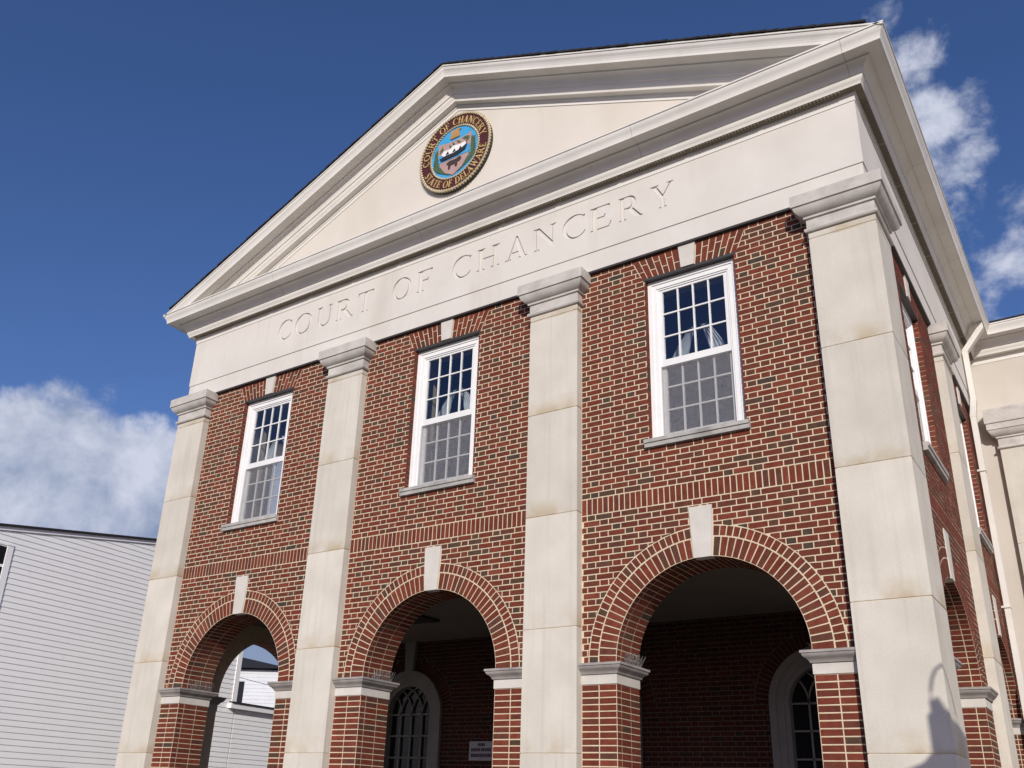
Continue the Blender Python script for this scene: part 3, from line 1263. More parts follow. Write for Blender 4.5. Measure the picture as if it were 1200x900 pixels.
def g_C():
    o = arc(.49, .5, .48, .52, 52, 308, 26) + [(.87, .20), (.84, .24)] + arc(.54, .5, .385, .465, 315, 48, 24) + [(.82, .72), (.855, .72), (.855, .93)]
    return .90, [o]


def g_D():
    x = sl
    o = [(0, 0), (.40, 0)] + arc(.40, .5, .47, .5, -88, 88, 22) + [(.40, 1), (0, 1), (0, 1 - sv), (x, 1 - sv - .02), (x, sv + .02), (0, sv)]
    h = [(x + t_, n_), (.40, n_)] + arc(.40, .5, .325, .455, -86, 86, 20) + [(.40, 1 - n_), (x + t_, 1 - n_)]
    return .90, [o, h]


def g_R():
    x = sl
    f0, h0 = stem(x)
    o = f0 + [(x + t_, .46), (.33, .46), (.66, 0), (.93, 0), (.93, sv), (.86, sv + .02), (.53, .49)] + arc(.42, .735, .25, .265, -50, 88, 16) + [(.40, 1), (x - sl, 1), (x - sl, 1 - sv), (x, 1 - sv - .02), (x, sv + .02), (x - sl, sv)]
    h = [(x + t_, .51), (.38, .51)] + arc(.38, .73, .145, .22, -88, 88, 12) + [(.38, .95), (x + t_, .95)]
    return .92, [o, h]


def g_A():
    o = [(-.04, 0), (.24, 0), (.24, sv), (.155, sv + .015), (.225, .27), (.55, .27), (.645, sv + .015), (.56, sv), (.56, 0), (.93, 0), (.93, sv), (.855, sv + .015), (.50, 1.02), (.43, 1.02), (.095, sv + .015), (-.04, sv)]
    h = [(.243, .32), (.535, .32), (.40, .77)]
    return .90, [o, h]


def g_N():
    o = [(0, 0), (.24, 0), (.24, sv), (.15, sv + .02), (.15, .80), (.76, -.02), (.81, -.02), (.81, 1 - sv - .02), (.90, 1 - sv), (.90, 1), (.66, 1), (.66, 1 - sv), (.755, 1 - sv - .02), (.755, .26), (.22, 1), (-.02, 1), (-.02, 1 - sv), (.095, .93), (.095, sv + .02), (0, sv)]
    return .90, [o]


def g_U():
    o = [(sl, .95), (sl, .33)] + arc(.43, .33, .355, .35, 180, 360, 20) + [(.785, .95), (.87, 1 - sv), (.87, 1), (.64, 1), (.64, 1 - sv), (.735, .95), (.735, .33)] + arc(.477, .33, .258, .285, 360, 180, 18) + [(sl + t_, .95), (sl + t_ + sl, 1 - sv), (sl + t_ + sl, 1), (0, 1), (0, 1 - sv)]
    return .86, [o]


def g_Y():
    c = .44
    o = [(c - t_/2 - sl, 0), (c + t_/2 + sl, 0), (c + t_/2 + sl, sv), (c + t_/2, sv + .02), (c + t_/2, .46), (.80, .955), (.88, 1 - sv), (.88, 1), (.62, 1), (.62, 1 - sv), (.725, .955), (.46, .54), (.235, .955), (.31, 1 - sv), (.31, 1), (-.03, 1), (-.03, 1 - sv), (.06, .955), (c - t_/2, .44), (c - t_/2, sv + .02), (c - t_/2 - sl, sv)]
    return .86, [o]


def g_W():
    o = [(.30, -.02), (.36, -.02), (.58, .62), (.80, -.02), (.86, -.02), (1.12, .955), (1.20, 1 - sv), (1.20, 1), (.96, 1), (.96, 1 - sv), (1.06, .955), (.87, .28), (.66, .955), (.66, 1), (.50, 1), (.55, .86), (.37, .28), (.19, .955), (.27, 1 - sv), (.27, 1), (-.04, 1), (-.04, 1 - sv), (.03, .955)]
    return 1.16, [o]


def g_S():
    cl = [(.50, .86), (.40, .945), (.26, .955), (.14, .86), (.13, .73), (.24, .60), (.38, .48), (.48, .35), (.49, .20), (.38, .07), (.24, .045), (.11, .10), (.05, .20)]
    wd = [.04, .06, .06, .10, .13, .15, .16, .15, .13, .09, .06, .06, .04]
    l, r = [], []
    for i, (p, w) in enumerate(zip(cl, wd)):
        a, b = cl[max(i - 1, 0)], cl[min(i + 1, len(cl) - 1)]
        dx, dy = b[0] - a[0], b[1] - a[1]
        q = math.hypot(dx, dy)
        nx, ny = -dy / q * w / 2, dx / q * w / 2
        l.append((p[0] + nx, p[1] + ny))
        r.append((p[0] - nx, p[1] - ny))
    return .58, [l + [(.03, .02), ] + r[::-1] + [(.56, .98)]]


GL = {'T': g_T, 'H': g_H, 'F': g_F, 'E': lambda: g_F(True), 'L': g_L, 'O': g_O, 'C': g_C, 'D': g_D, 'R': g_R, 'A': g_A, 'N': g_N, 'U': g_U, 'Y': g_Y, 'W': g_W, 'S': g_S}

# inscription cut into the frieze: (letter, left, right) measured along the facade
INS = [('C', -3.47, -3.17), ('O', -3.09, -2.71), ('U', -2.60, -2.28), ('R', -2.18, -1.82), ('T', -1.74, -1.42), ('O', -1.04, -.685), ('F', -.57, -.29),
       ('C', .075, .40), ('H', .50, .88), ('A', .975, 1.33), ('N', 1.43, 1.78), ('C', 1.88, 2.22), ('E', 2.29, 2.60), ('R', 2.70, 3.03), ('Y', 3.135, 3.45)]
FD = -.062                                    # frieze face (y); 12 mm in front of the architrave
zf0, zf1 = ZA1, 9.07
holes, plugs = [], []
for ch, x0, x1 in INS:
    w_, lp = GL[ch]()
    xs = [p[0] for p in lp[0]]
    a, b = min(xs), max(xs)
    tr = lambda p: (x0 + (p[0] - a) / (b - a) * (x1 - x0), 8.452 + p[1] * .352)
    holes.append([tr(p) for p in lp[0]])
    if len(lp) > 1:
        plugs.append([tr(p) for p in lp[1]])
mb = MB()
flat = lambda u, v, d: (u, FD - d, v)
mb.prism([[(-EX - .012, zf0), (EX + .012, zf0), (EX + .012, zf1), (-EX - .012, zf1)]] + holes, flat, -.022, 0)
for p in plugs:
    mb.prism([p], flat, -.022, 0)
mb.prism([[(-EX - .012, zf0), (EX + .012, zf0), (EX + .012, zf1), (-EX - .012, zf1)]], flat, -.20, -.0222)
mb.sweep([(EX + .012, FD + .2005), (EX + .012, 7.48)], [(-.2, zf0), (0, zf0), (0, zf1), (-.2, zf1)])
mb.sweep([(-EX - .012, 12), (-EX - .012, FD + .2005)], [(-.2, zf0), (0, zf0), (0, zf1), (-.2, zf1)])
mb.build('frieze', 'frieze', court)

# ---------------- horizontal cornice, carried on round the side and along the wing
YWING = 7.50
CP = [(-.1, 8.985), (.008, 8.985), (.008, 9.048), (.020, 9.052), (.024, 9.088), (.108, 9.092), (.112, 9.118), (.122, 9.136), (.132, 9.150), (.138, 9.172), (.140, 9.196),
      (.156, 9.198), (.158, 9.214), (.163, 9.236), (.174, 9.258), (.192, 9.280), (.214, 9.296), (.232, 9.304), (.246, 9.306), (.250, 9.326),
      (.392, 9.330), (.394, 9.318), (.402, 9.318), (.404, 9.352), (.408, 9.364), (.412, 9.378), (.424, 9.404), (.440, 9.428), (.448, 9.452), (.450, 9.468), (.462, 9.470), (.462, 9.490), (-.1, 9.50)]
epath = [(-EX - .012, 12), (-EX - .012, FD), (EX + .012, FD), (EX + .012, YWING), (22, YWING)]
mb = MB()
mb.sweep(epath, CP)
mb.mi = 1
for x in (5.62, 3.1, -.4, -3.3):
    mb.sweep([(x, FD), (x + .0035, FD)], [(o + .0012, z - (.001 if z < 9.4 else -.001)) for o, z in CP[10:31]], caps=False)
for y in (1.9, 4.4):
    mb.sweep([(EX + .012, y), (EX + .012, y + .0035)], [(o + .0012, z - .001) for o, z in CP[10:31]], caps=False)
mb.build('cornice', ['cornice', 'vent'], court, smooth=32)
mb = MB()
mb.sweep(epath[1:4], [(.030, 9.0885), (.030, 9.084), (.104, 9.0885)], caps=False)
# vent strip: small louvred lengths with solid breaks under the bed moulding
for i in range(12):
    x0 = -5.5 + i * .92
    n = 22
    for k in range(n):
        x = x0 + .03 + k * .86 / n
        mb.box(x, x + .022, FD - .100, FD - .032, 9.076, 9.0872)
for i in range(8):
    for k in range(22):
        y = .1 + i * .92 + k * .86 / 22
        mb.box(EX + .044, EX + .112, y, y + .022, 9.076, 9.0872)
mb.build('soffit_vent', 'vent', court)

# ---------------- pediment
SL = .4305
ZAP = 12.075


def zline(x):
    return ZAP - SL * abs(x)


mb = MB()
xt = (ZAP - .3 - 9.40) / SL
mb.prism([[(-xt, 9.40), (xt, 9.40), (0, ZAP - .30)]], f_front, -.1, .062)
mb.build('tympanum', 'tymp', court)
kz = 1.09
rp = [(o, (z - 9.49) * kz) for o, z in CP if z > 9.0]
rp = [(-.1, rp[0][1] - .06), (.010, rp[0][1] - .06)] + rp[0:]
rp = [p for i, p in enumerate(rp)]
mb = MB()
rows = []
for o, dz in rp:
    xe = min(6.07, (ZAP + dz - 9.44) / SL)
    rows.append([(-xe, FD - o, ZAP + dz - SL * xe), (0, FD - o, ZAP + dz), (xe, FD - o, ZAP + dz - SL * xe)])
for i in range(len(rows) - 1):
    for k in (0, 1):
        mb.face([rows[i][k], rows[i][k + 1], rows[i + 1][k + 1], rows[i + 1][k]])
bm_ = MB()
mb.build('raking_cornice', 'cornice', court, smooth=32)

# ---------------- roof
mb = MB()
for s in (-1, 1):
    d = Vector((s, 0, -SL)).normalized()
    nrm = Vector((s * SL, 0, 1)).normalized()
    L0 = 5.90 / abs(d.x)
    nrow = 44
    for i in range(nrow):
        a, b = L0 * i / nrow, L0 * (i + 1) / nrow + .03
        b = min(b, L0)
        p0 = Vector((0, 0, ZAP + .012)) + d * a
        p1 = Vector((0, 0, ZAP + .012)) + d * b
        y0 = FD - .475 - random.uniform(0, .012)
        y1 = 14
        h0, h1 = .014, .030
        mb.hexa([(p0.x, y0, p0.z), (p1.x, y0, p1.z), (p1.x, y1, p1.z), (p0.x, y1, p0.z)],
                [tuple(Vector((p0.x, y0, p0.z)) + nrm * h0), tuple(Vector((p1.x, y0, p1.z)) + nrm * h1), tuple(Vector((p1.x, y1, p1.z)) + nrm * h1), tuple(Vector((p0.x, y1, p0.z)) + nrm * h0)])
mb.build('roof', 'roof', court)

# ------------------------------------------------------------------ stone wing at the right
mb = MB()
mb.box(XW - T, 22, YWING + .0, YWING + .4, 0, 9.05)
mb.box(21.6, 22, YWING + .4, 14, 0, 9.05)
mb.build('wing_wall', 'wing', court)
mb = MB()
mb.box(XW - .2, 22.4, YWING - .40, 14, 9.50, 9.56)
mb.build('wing_roof', 'roof', court)


def wing_pilaster(c):
    pth = [(c - .40, YWING - .004), (c - .40, YWING - .12), (c + .40, YWING - .12), (c + .40, YWING - .004)]
    mb = MB()
    zs = [.85, 2.2, 3.5, 4.80, 5.75, 7.35]
    for i in range(len(zs) - 1):
        z0, z1 = zs[i] + .003, zs[i + 1] - .003
        mb.sweep(pth, [(-.03, z0), (-.005, z0), (0, z0 + .005), (0, z1 - .005), (-.005, z1), (-.03, z1)])
    mb.mi = 1
    mb.sweep(pth, [(-.03, .1), (-.007, .1), (-.007, 7.40), (-.03, 7.40)])
    mb.mi = 0
    mb.sweep(pth, [(-.03, 0), (.04, 0), (.04, .74), (.02, .80), (0, .847), (-.03, .847)])
    o = mb.build('wing_pilaster', ['shaft', 'mortar'], court)
    m = MB()
    m.sweep(pth, [(-.06, 7.35), (.006, 7.35), (.026, 7.36), (.034, 7.375), (.026, 7.392), (.008, 7.398), (.008, 7.535), (.03, 7.54), (.03, 7.565), (.05, 7.575), (.085, 7.60), (.11, 7.64), (.118, 7.665), (.132, 7.67), (.132, 7.775), (.150, 7.78), (.150, 8.03), (-.06, 8.035)])
    m.build('capital', 'cap', o, smooth=35)


for c in (6.26, 10.6, 15.0):
    wing_pilaster(c)

# ---------------- downspout
mb = MB()


def bars(m, pts, hw, hd, dirn=(0, 1, 0)):
    """rectangular pipe along points; width along dirn"""
    for i, (a, b) in enumerate(zip(pts[:-1], pts[1:])):
        a, b = Vector(a), Vector(b)
        hw, hd = (hw + .003, hd + .003) if i % 2 else (hw - .003 * (i > 0), hd - .003 * (i > 0))
        d = (b - a)
        w = Vector(dirn).normalized()
        n = d.normalized().cross(w).normalized()
        e = d.normalized() * .012
        m.obox((a + b) / 2, w * hw, n * hd, d / 2 + e)


DY = 6.62
bars(mb, [(EX + .36, DY, 9.32), (EX + .36, DY, 9.22), (EX + .075, DY, 8.86), (EX + .075, DY, 7.98), (XW + .075, DY, 7.70), (XW + .075, DY, .15), (XW + .25, DY, .05)], .055, .04)
for z in (6.75, 4.6, 2.4):
    mb.box(XW + .0, XW + .122, DY - .075, DY + .075, z, z + .03)
mb.build('downspout', 'cornice', court)


# ------------------------------------------------------------------ porch doors
def door(c, hi, ho):
    mb = MB()
    prof = [(0.0, .0), (.05, .03), (.11, .03), (.12, .012), (.20, .012), (.21, .05), (ho - hi, .05)]
    # moulded surround: nested bands
    bands = [(hi, hi + .07, .01), (hi + .07, hi + .17, .03), (hi + .17, ho - .001, .055)]
    for r0, r1, d in bands:
        outer = [(c - r1, 0)] + [(c + r1 * math.cos(math.pi - math.pi * i / 28), DZ + r1 * math.sin(math.pi * i / 28)) for i in range(29)] + [(c + r1, 0)]
        inner = [(c + r0, 0)] + [(c + r0 * math.cos(math.pi * i / 28), DZ + r0 * math.sin(math.pi * i / 28)) for i in range(29)] + [(c - r0, 0)]
        mb.prism([outer + inner], lambda u, v, d_: (u, YB - d_, v), -.2, d)
    dr = mb.build('arched_door', 'surround', court)
    m = MB()
    hb = .012

    def bar(p, q, w=hb):
        p, q = Vector((p[0], YB + .10, p[1])), Vector((q[0], YB + .10, q[1]))
        dd = q - p
        n = dd.normalized().cross(Vector((0, 1, 0)))
        m.obox((p + q) / 2, n * w, Vector((0, .015, 0)), dd / 2)
    for k in (-1, 0, 1):
        bar((c + k * hi / 2, .1), (c + k * hi / 2, DZ))
    z = DZ
    while z > .4:
        bar((c - hi, z), (c + hi, z))
        z -= .355
    # interlaced gothic tracery in the head
    def trace(cx, r, a0, a1):
        n = 14
        pr = None
        for i in range(n + 1):
            t = a0 + (a1 - a0) * i / n
            p = (cx + r * math.cos(t), DZ + r * math.sin(t))
            if (p[0] - c) ** 2 + (p[1] - DZ) ** 2 > (hi + .01) ** 2:
                pr = None
                continue
            if pr:
                bar(pr, p, .010)
            pr = p
    for k in (-1, 0, 1):
        trace(c + k * hi / 2 + hi, hi, math.pi, math.pi * .5)
        trace(c + k * hi / 2 - hi, hi, 0, math.pi * .5)
    m.build('glazing_bar', 'surround', dr)
    g = MB()
    g.prism([[(c - hi, 0)] + [(c + hi * math.cos(math.pi - math.pi * i / 28), DZ + hi * math.sin(math.pi * i / 28)) for i in range(29)] + [(c + hi, 0)]],
            lambda u, v, d_: (u, YB - d_, v), -.16, -.13)
    g.build('door_glass', 'darkglass', dr)
    k = MB()
    k.hexa([(c - .085, YB, DZ + ho - .02), (c + .085, YB, DZ + ho - .02), (c + .12, YB, 4.268), (c - .12, YB, 4.268)],
           [(c - .085, YB - .07, DZ + ho - .02), (c + .085, YB - .07, DZ + ho - .02), (c + .12, YB - .07, 4.268), (c - .12, YB - .07, 4.268)])
    k.build('keystone', 'surround', dr)


for d in doors:
    door(*d)

# blind door set in the second side arch
m = MB()
m.box(XW - T + .02, XW - T + .06, S2 - R, S2 + R, 0, 4.1)
m.build('door_panel', 'darkglass', court)

# recessed ceiling light, unlit
m = MB()
m.sweep([(-2.28, 2.02), (-1.78, 2.02), (-1.78, 2.48), (-2.28, 2.48)], [(0, 4.268), (0, 4.236), (-.04, 4.230), (-.05, 4.245)], closed=True)
m.box(-2.23, -1.83, 2.07, 2.43, 4.245, 4.262)
m.build('ceiling_light', 'dgrey', ceil)

# ------------------------------------------------------------------ court seal on the pediment
SX, SZ = .025, 10.69
seal = thing('court_seal', (SX, FD, SZ - .7), 'round painted court seal with maroon lettered ring and blue shield field on the pediment', 'seal')
KX, KZ = .668, .705


def sf(u, v, d):
    return (SX + u * KX, FD - d, SZ + v * KZ)


def circ(r, n=64):
    return [(r * math.cos(2 * math.pi * i / n), r * math.sin(2 * math.pi * i / n)) for i in range(n)]


mb = MB()
mb.prism([circ(.985)], sf, .002, .055)
mb.build('seal_back', 'dgrey', seal)
mb = MB()
mb.prism([circ(.955), circ(.66)], sf, .0552, .070)
mb.build('lettered_ring', 'maroon', seal)


def rope(r, w, n, name):
    m = MB()
    for i in range(n):
        a = 2 * math.pi * i / n
        p0 = Vector(sf(r * math.cos(a - 2.2 / n), r * math.sin(a - 2.2 / n), .068))
        p1 = Vector(sf(r * math.cos(a + 2.2 / n), r * math.sin(a + 2.2 / n), .068))
        q = (p1 - p0)
        rd = Vector((math.cos(a), 0, math.sin(a))) * w
        pm = (p0 + p1) / 2 + Vector((0, -.004, 0))
        m.tube([p0 - rd * .55, pm, p1 + rd * .55], w * .75, 6)
    m.build(name, 'rope', seal, smooth=60)


rope(.965, .026, 84, 'outer_rope')
rope(.665, .020, 66, 'inner_rope')
mb = MB()
mb.prism([circ(.65)], sf, .0552, .064)
mb.build('seal_field', 'sealblue', seal)


def arc_text(txt, r, a0, a1, h, inward, name):
    ws = [(.38 if ch == ' ' else GL[ch]()[0]) + .14 for ch in txt]
    tot = sum(ws)
    m = MB()
    s = 0
    for ch, w_ in zip(txt, ws):
        mid = (s + w_ / 2) / tot
        ang = a0 + (a1 - a0) * mid
        s += w_
        if ch == ' ':
            continue
        gw, lp = GL[ch]()
        wscale = abs(a1 - a0) * r / tot

        def tr(u, v, d):
            x = (u - gw / 2) * wscale
            y = (v - .5) * h
            if inward:      # tops towards the centre
                rr = r - y
                aa = ang + x / r
            else:
                rr = r + y
                aa = ang - x / r
            return sf(rr * math.cos(aa), rr * math.sin(aa), d)
        fat = []
        for l in lp:
            fat.append(l)
        m.prism(fat, tr, .0702, .084)
    m.build(name, 'gold', seal)


arc_text('COURT OF CHANCERY', .80, rad(188), rad(8), .168, False, 'ring_lettering')
arc_text('STATE OF DELAWARE', .81, rad(203), rad(352), .168, True, 'ring_lettering')
# shield
mb = MB()
sfs = lambda u, v, d: sf(u * 1.16, v * 1.13 + .035, d)
shp = [(-.40, .28), (-.2, .235), (0, .225), (.2, .235), (.40, .28), (.39, -.05), (.33, -.27), (.20, -.45), (0, -.57), (-.20, -.45), (-.33, -.27), (-.39, -.05)]
mb.prism([shp], sfs, .0642, .078)
sh = mb.build('shield', 'shield', seal)
mb = MB()
mb.prism([[(-.385, .0), (.385, .0), (.36, -.18), (-.36, -.18)]], sfs, .0782, .084)
mb.build('blue_band', 'sealblue', sh)
mb = MB()
mb.prism([[(-.30, -.02), (-.25, .06), (-.10, .05), (.0, .10), (.14, .07), (.26, .09), (.31, -.0), (.26, -.06), (-.22, -.08)]], sfs, .0842, .092)
mb.build('white_sails', 'white', sh)
mb = MB()
mb.prism([[(-.34, -.10), (-.18, -.07), (.0, -.075), (.20, -.04), (.33, .03), (.28, -.10), (.10, -.155), (-.28, -.165)]], sfs, .0922, .098)
for x in (-.14, .02, .17):
    mb.prism([[(x - .05, -.055), (x + .03, -.05), (x - .0, .02)]], sfs, .0922, .097)
mb.build('dark_hull', 'dgrey', sh)
mb = MB()
mb.prism([[(-.17, -.26), (-.10, -.22), (.05, -.23), (.14, -.20), (.19, -.24), (.16, -.30), (.10, -.31), (.09, -.40), (.05, -.40), (.03, -.33), (-.06, -.33), (-.08, -.41), (-.12, -.41), (-.12, -.32)]], sfs, .0782, .086)
mb.build('brown_ox', 'ox', sh)
mb = MB()
for x, y, a in ((-.29, .13, .5), (-.33, .10, .2), (.29, .17, -.6), (.25, .20, -.9), (.32, .12, -.2), (-.02, .15, 1.2), (.10, .16, 1.5), (-.10, .12, 1.0)):
    dx, dy = .07 * math.cos(a + 1), .07 * math.sin(a + 1)
    mb.prism([[(x - dx, y - dy), (x + dy * .35, y - dx * .35), (x + dx, y + dy), (x - dy * .35, y + dx * .35)]], sfs, .0782, .084)
mb.build('sprigs', 'green', sh)
mb = MB()
mb.prism([[(-.12, .37), (.11, .37), (.13, .40), (.10, .53), (.16, .56), (.05, .60), (-.04, .57), (-.13, .60), (-.11, .49), (-.15, .41)]], sf, .0642, .080)
mb.build('crest', 'tan', seal)
for s in (-1, 1):
    mb = MB()
    for k in range(13):
        t = k / 12
        r_ = .555 - .02 * math.sin(t * 9)
        a0 = rad(258 - 95 * t)
        x, y = r_ * math.cos(a0) * -s * -1 if s < 0 else -r_ * math.cos(a0), r_ * math.sin(a0) * .98
        if s < 0:
            x = r_ * math.cos(a0)
        tx, ty = -math.sin(a0), math.cos(a0)
        for q in (-1, 1):
            a = math.pi / 2 + q * .75 - s * (.35 - .5 * t)
            dx, dy = .135 * math.cos(a), .135 * math.sin(a)
            if (x + dx) ** 2 + (y + dy) ** 2 > .63 ** 2:
                dx, dy = dx * .5, dy * .5
            mb.prism([[(x - dx * .3, y - dy * .3), (x + dx * .4 + dy * .28, y + dy * .4 - dx * .28), (x + dx, y + dy), (x + dx * .4 - dy * .28, y + dy * .4 + dx * .28)]], sf, .0642, .073 + .0007 * (k % 5) + .0003 * q)
    mb.build('leafy_branch', 'green', seal)


# ------------------------------------------------------------------ curtains behind the front windows
def curtain(c, label):
    root = thing('curtain', (c, .42, 5.5), label, 'curtain', 'tie-back curtains in the upper windows')
    Yc = .42
    # each drape: (top-left, top-right, bottom-left, bottom-right) along the window
    for (a0, a1, b0, b1) in ((-.16, -.08, -.44, -.22), (-.05, .03, .05, .26)):
        mb = MB()
        n, mrow = 20, 16
        grid = []
        for j in range(mrow + 1):
            v = j / mrow
            z = 6.99 - v * .37
            e = v ** .75
            row = []
            for i in range(n + 1):
                u = i / n
                x = a0 + (b0 - a0) * e + ((a1 - a0) + ((b1 - b0) - (a1 - a0)) * e) * u
                row.append((c + x, Yc + .022 * math.sin(u * 30 + v * 2.0), z))
            grid.append(row)
        for j in range(mrow):
            for i in range(n):
                mb.face([grid[j][i], grid[j][i + 1], grid[j + 1][i + 1], grid[j + 1][i]])
        mb.build('drape', 'curtain', root, smooth=80, recalc=True)


for c, l in zip(BAYS, ('pale tie-back curtain behind the upper window nearest the white clapboard house',
                       'pale tie-back curtain behind the middle upper window, below the word OF',
                       'pale tie-back curtain behind the upper window beside the big corner pilaster')):
    curtain(c, l)


# ------------------------------------------------------------------ bird spikes on the imposts
def spikes(pts, label):
    mb = MB()
    a, b = Vector(pts[0]), Vector(pts[1])
    n = 9
    mb.tube([a, b], .006, 6)
    for i in range(n):
        p = a + (b - a) * (i + .5) / n
        for q in (-.06, -.02, .02, .06):
            d = (b - a).normalized()
            side = d.cross(Vector((0, 0, 1)))
            tip = p + Vector((0, 0, .115)) + side * q * 1.1 + d * random.uniform(-.04, .04)
            mb.tube([p, tip], .0022, 4)
    o = mb.build('bird_spikes', 'steel', None)
    tag(o, label, 'bird spikes', 'bird spike strips on the arch imposts')


nm = {-3.553: 'arch nearest the clapboard house', 0.0: 'middle arch', 3.553: 'arch beside the corner pilaster'}
for c in BAYS:
    spikes([(c - R + .045, .12, 3.05), (c - R + .045, T - .02, 3.05)], 'bird spikes on the left impost of the ' + nm[c])
    spikes([(c + R - .045, .25, 3.05), (c + R - .045, T - .02, 3.05)], 'bird spikes on the right impost of the ' + nm[c])

# ------------------------------------------------------------------ notice by the middle door
ns = thing('notice_sign', (-1.9, YB - .02, 2.3), 'small pale notice board with dark lines of text on the porch back wall', 'sign')
mb = MB()
mb.box(-2.19, -1.70, YB - .03, YB - .002, 2.285, 2.58)
mb.build('board', 'signboard', ns)
mb = MB()
for (x0, x1, z0, z1) in ((-2.02, -1.88, 2.505, 2.55), (-2.15, -1.97, 2.425, 2.475), (-1.95, -1.74, 2.425, 2.475), (-2.15, -1.74, 2.335, 2.39)):
    x = x0
    while x < x1 - .01:
        w_ = random.uniform(.018, .032)
        mb.box(x, min(x + w_, x1), YB - .034, YB - .0302, z0, z1)
        x += w_ + .008
mb.build('text_rows', 'signink', ns)

# ------------------------------------------------------------------ white clapboard house at the left
hs = .0875
th = math.atan(hs)
HP = Vector((-11.0, 0, 0))
hd = Vector((-math.sin(th), math.cos(th), 0))         # along its wall, away from the street
hn = Vector((math.cos(th), math.sin(th), 0))          # out of the wall
house = thing('clapboard_house', (-11, 0, 0), 'white clapboard house with a low gable rake standing left of the courthouse', 'house')


def hf(u, v, d):
    p = HP + hd * u + hn * d
    return (p.x, p.y, v)


LAP = .1145


def rake(u):
    return 6.375 + .181 * u if u < 4.4 else 6.375 + .181 * 4.4 - .181 * (u - 4.4)


def lapsiding(mb, fn, u0, u1, z0, top, skip=None):
    z = z0
    while True:
        if z > 12:
            break
        segs = [(u0, u1)]
        if skip:
            for (a, b, za, zb) in skip:
                if za - .02 < z < zb - .05:
                    segs = [q for s_ in segs for q in ((s_[0], min(s_[1], a)), (max(s_[0], b), s_[1])) if q[1] - q[0] > .02]
        any_ = False
        for a, b in segs:
            n = max(1, int((b - a) / .25))
            us = [a + (b - a) * i / n for i in range(n + 1)]
            ok = [u for u in us if top(u) > z + .03]
            if len(ok) < 2:
                continue
            any_ = True
            ua, ub = ok[0], ok[-1]
            zt = z + LAP
            cuts = [ua]
            x = ua + random.uniform(.4, 3.6)
            while x < ub - .3:
                cuts.append(x)
                x += 3.66
            cuts.append(ub)
            for k in range(len(cuts) - 1):
                ca, cb = cuts[k], cuts[k + 1] - (.004 if k < len(cuts) - 2 else 0)
                e = random.uniform(-.0015, .0015)
                mb.hexa([fn(ca, z, -.01), fn(cb, z, -.01), fn(cb, z + e, .013), fn(ca, z, .013)],
                        [fn(ca, zt, -.01), fn(cb, zt, -.01), fn(cb, zt, .001), fn(ca, zt, .001)])
        if not any_:
            break
        z += LAP


mb = MB()
WU0, WU1, WZa, WZb = -.95, .33, 4.15, 6.07
lapsiding(mb, hf, -7, 6.95, .3, rake, [(WU0, WU1, WZa, WZb)])
loop = [(-7, .0), (6.95, 0), (6.95, rake(6.95)), (4.4, rake(4.4)), (-7, rake(-7))]
mb.prism([loop], hf, -6.5, -.005)
mb.build('siding_wall', 'siding', house)
mb = MB()
for a, b in ((-7.3, 4.4), (4.4, 7.25)):
    za, zb = rake(a), rake(b)
    mb.hexa([hf(a, za - .05, -.02), hf(b, zb - .05, -.02), hf(b, zb - .05, .035), hf(a, za - .05, .035)],
            [hf(a, za + .03, -.02), hf(b, zb + .03, -.02), hf(b, zb + .03, .035), hf(a, za + .03, .035)])
mb.hexa([hf(6.82, 3.73, .0), hf(6.97, 3.73, .0), hf(6.97, 3.73, .024), hf(6.82, 3.73, .024)],
        [hf(6.82, rake(6.8), .0), hf(6.97, rake(6.9), .0), hf(6.97, rake(6.9), .024), hf(6.82, rake(6.8), .024)])
mb.build('trim_board', 'siding', house)
mb = MB()
for a, b in ((-7.4, 4.4), (4.4, 7.35)):
    za, zb = rake(a), rake(b)
    mb.hexa([hf(a, za + .032, -6.8), hf(b, zb + .032, -6.8), hf(b, zb + .032, .075), hf(a, za + .032, .075)],
            [hf(a, za + .075, -6.8), hf(b, zb + .075, -6.8), hf(b, zb + .075, .075), hf(a, za + .075, .075)])
mb.build('roof', 'roof', house)
mb = MB()
for (a, b, c, d) in ((WU0, WU0 + .12, WZa, WZb), (WU1 - .13, WU1, WZa, WZb), (WU0, WU1, WZb - .02, WZb + .02), (WU0, WU1, WZa - .1, WZa)):
    mb.hexa([hf(a, c, -.05), hf(b, c, -.05), hf(b, c, .026), hf(a, c, .026)], [hf(a, d, -.05), hf(b, d, -.05), hf(b, d, .026), hf(a, d, .026)])
zz = 5.55
for z in (5.62, 5.1, 4.6):
    mb.hexa([hf(WU0, z, -.02), hf(WU1 - .1, z, -.02), hf(WU1 - .1, z, .012), hf(WU0, z, .012)], [hf(WU0, z + .05, -.02), hf(WU1 - .1, z + .05, -.02), hf(WU1 - .1, z + .05, .012), hf(WU0, z + .05, .012)])
hw = mb.build('window', 'siding', house)
mb = MB()
mb.hexa([hf(WU0 + .1, WZa, -.004), hf(WU1 - .12, WZa, -.004), hf(WU1 - .12, WZa, .004), hf(WU0 + .1, WZa, .004)],
        [hf(WU0 + .1, WZb - .02, -.004), hf(WU1 - .12, WZb - .02, -.004), hf(WU1 - .12, WZb - .02, .004), hf(WU0 + .1, WZb - .02, .004)])
mb.build('glass', 'darkglass', hw)
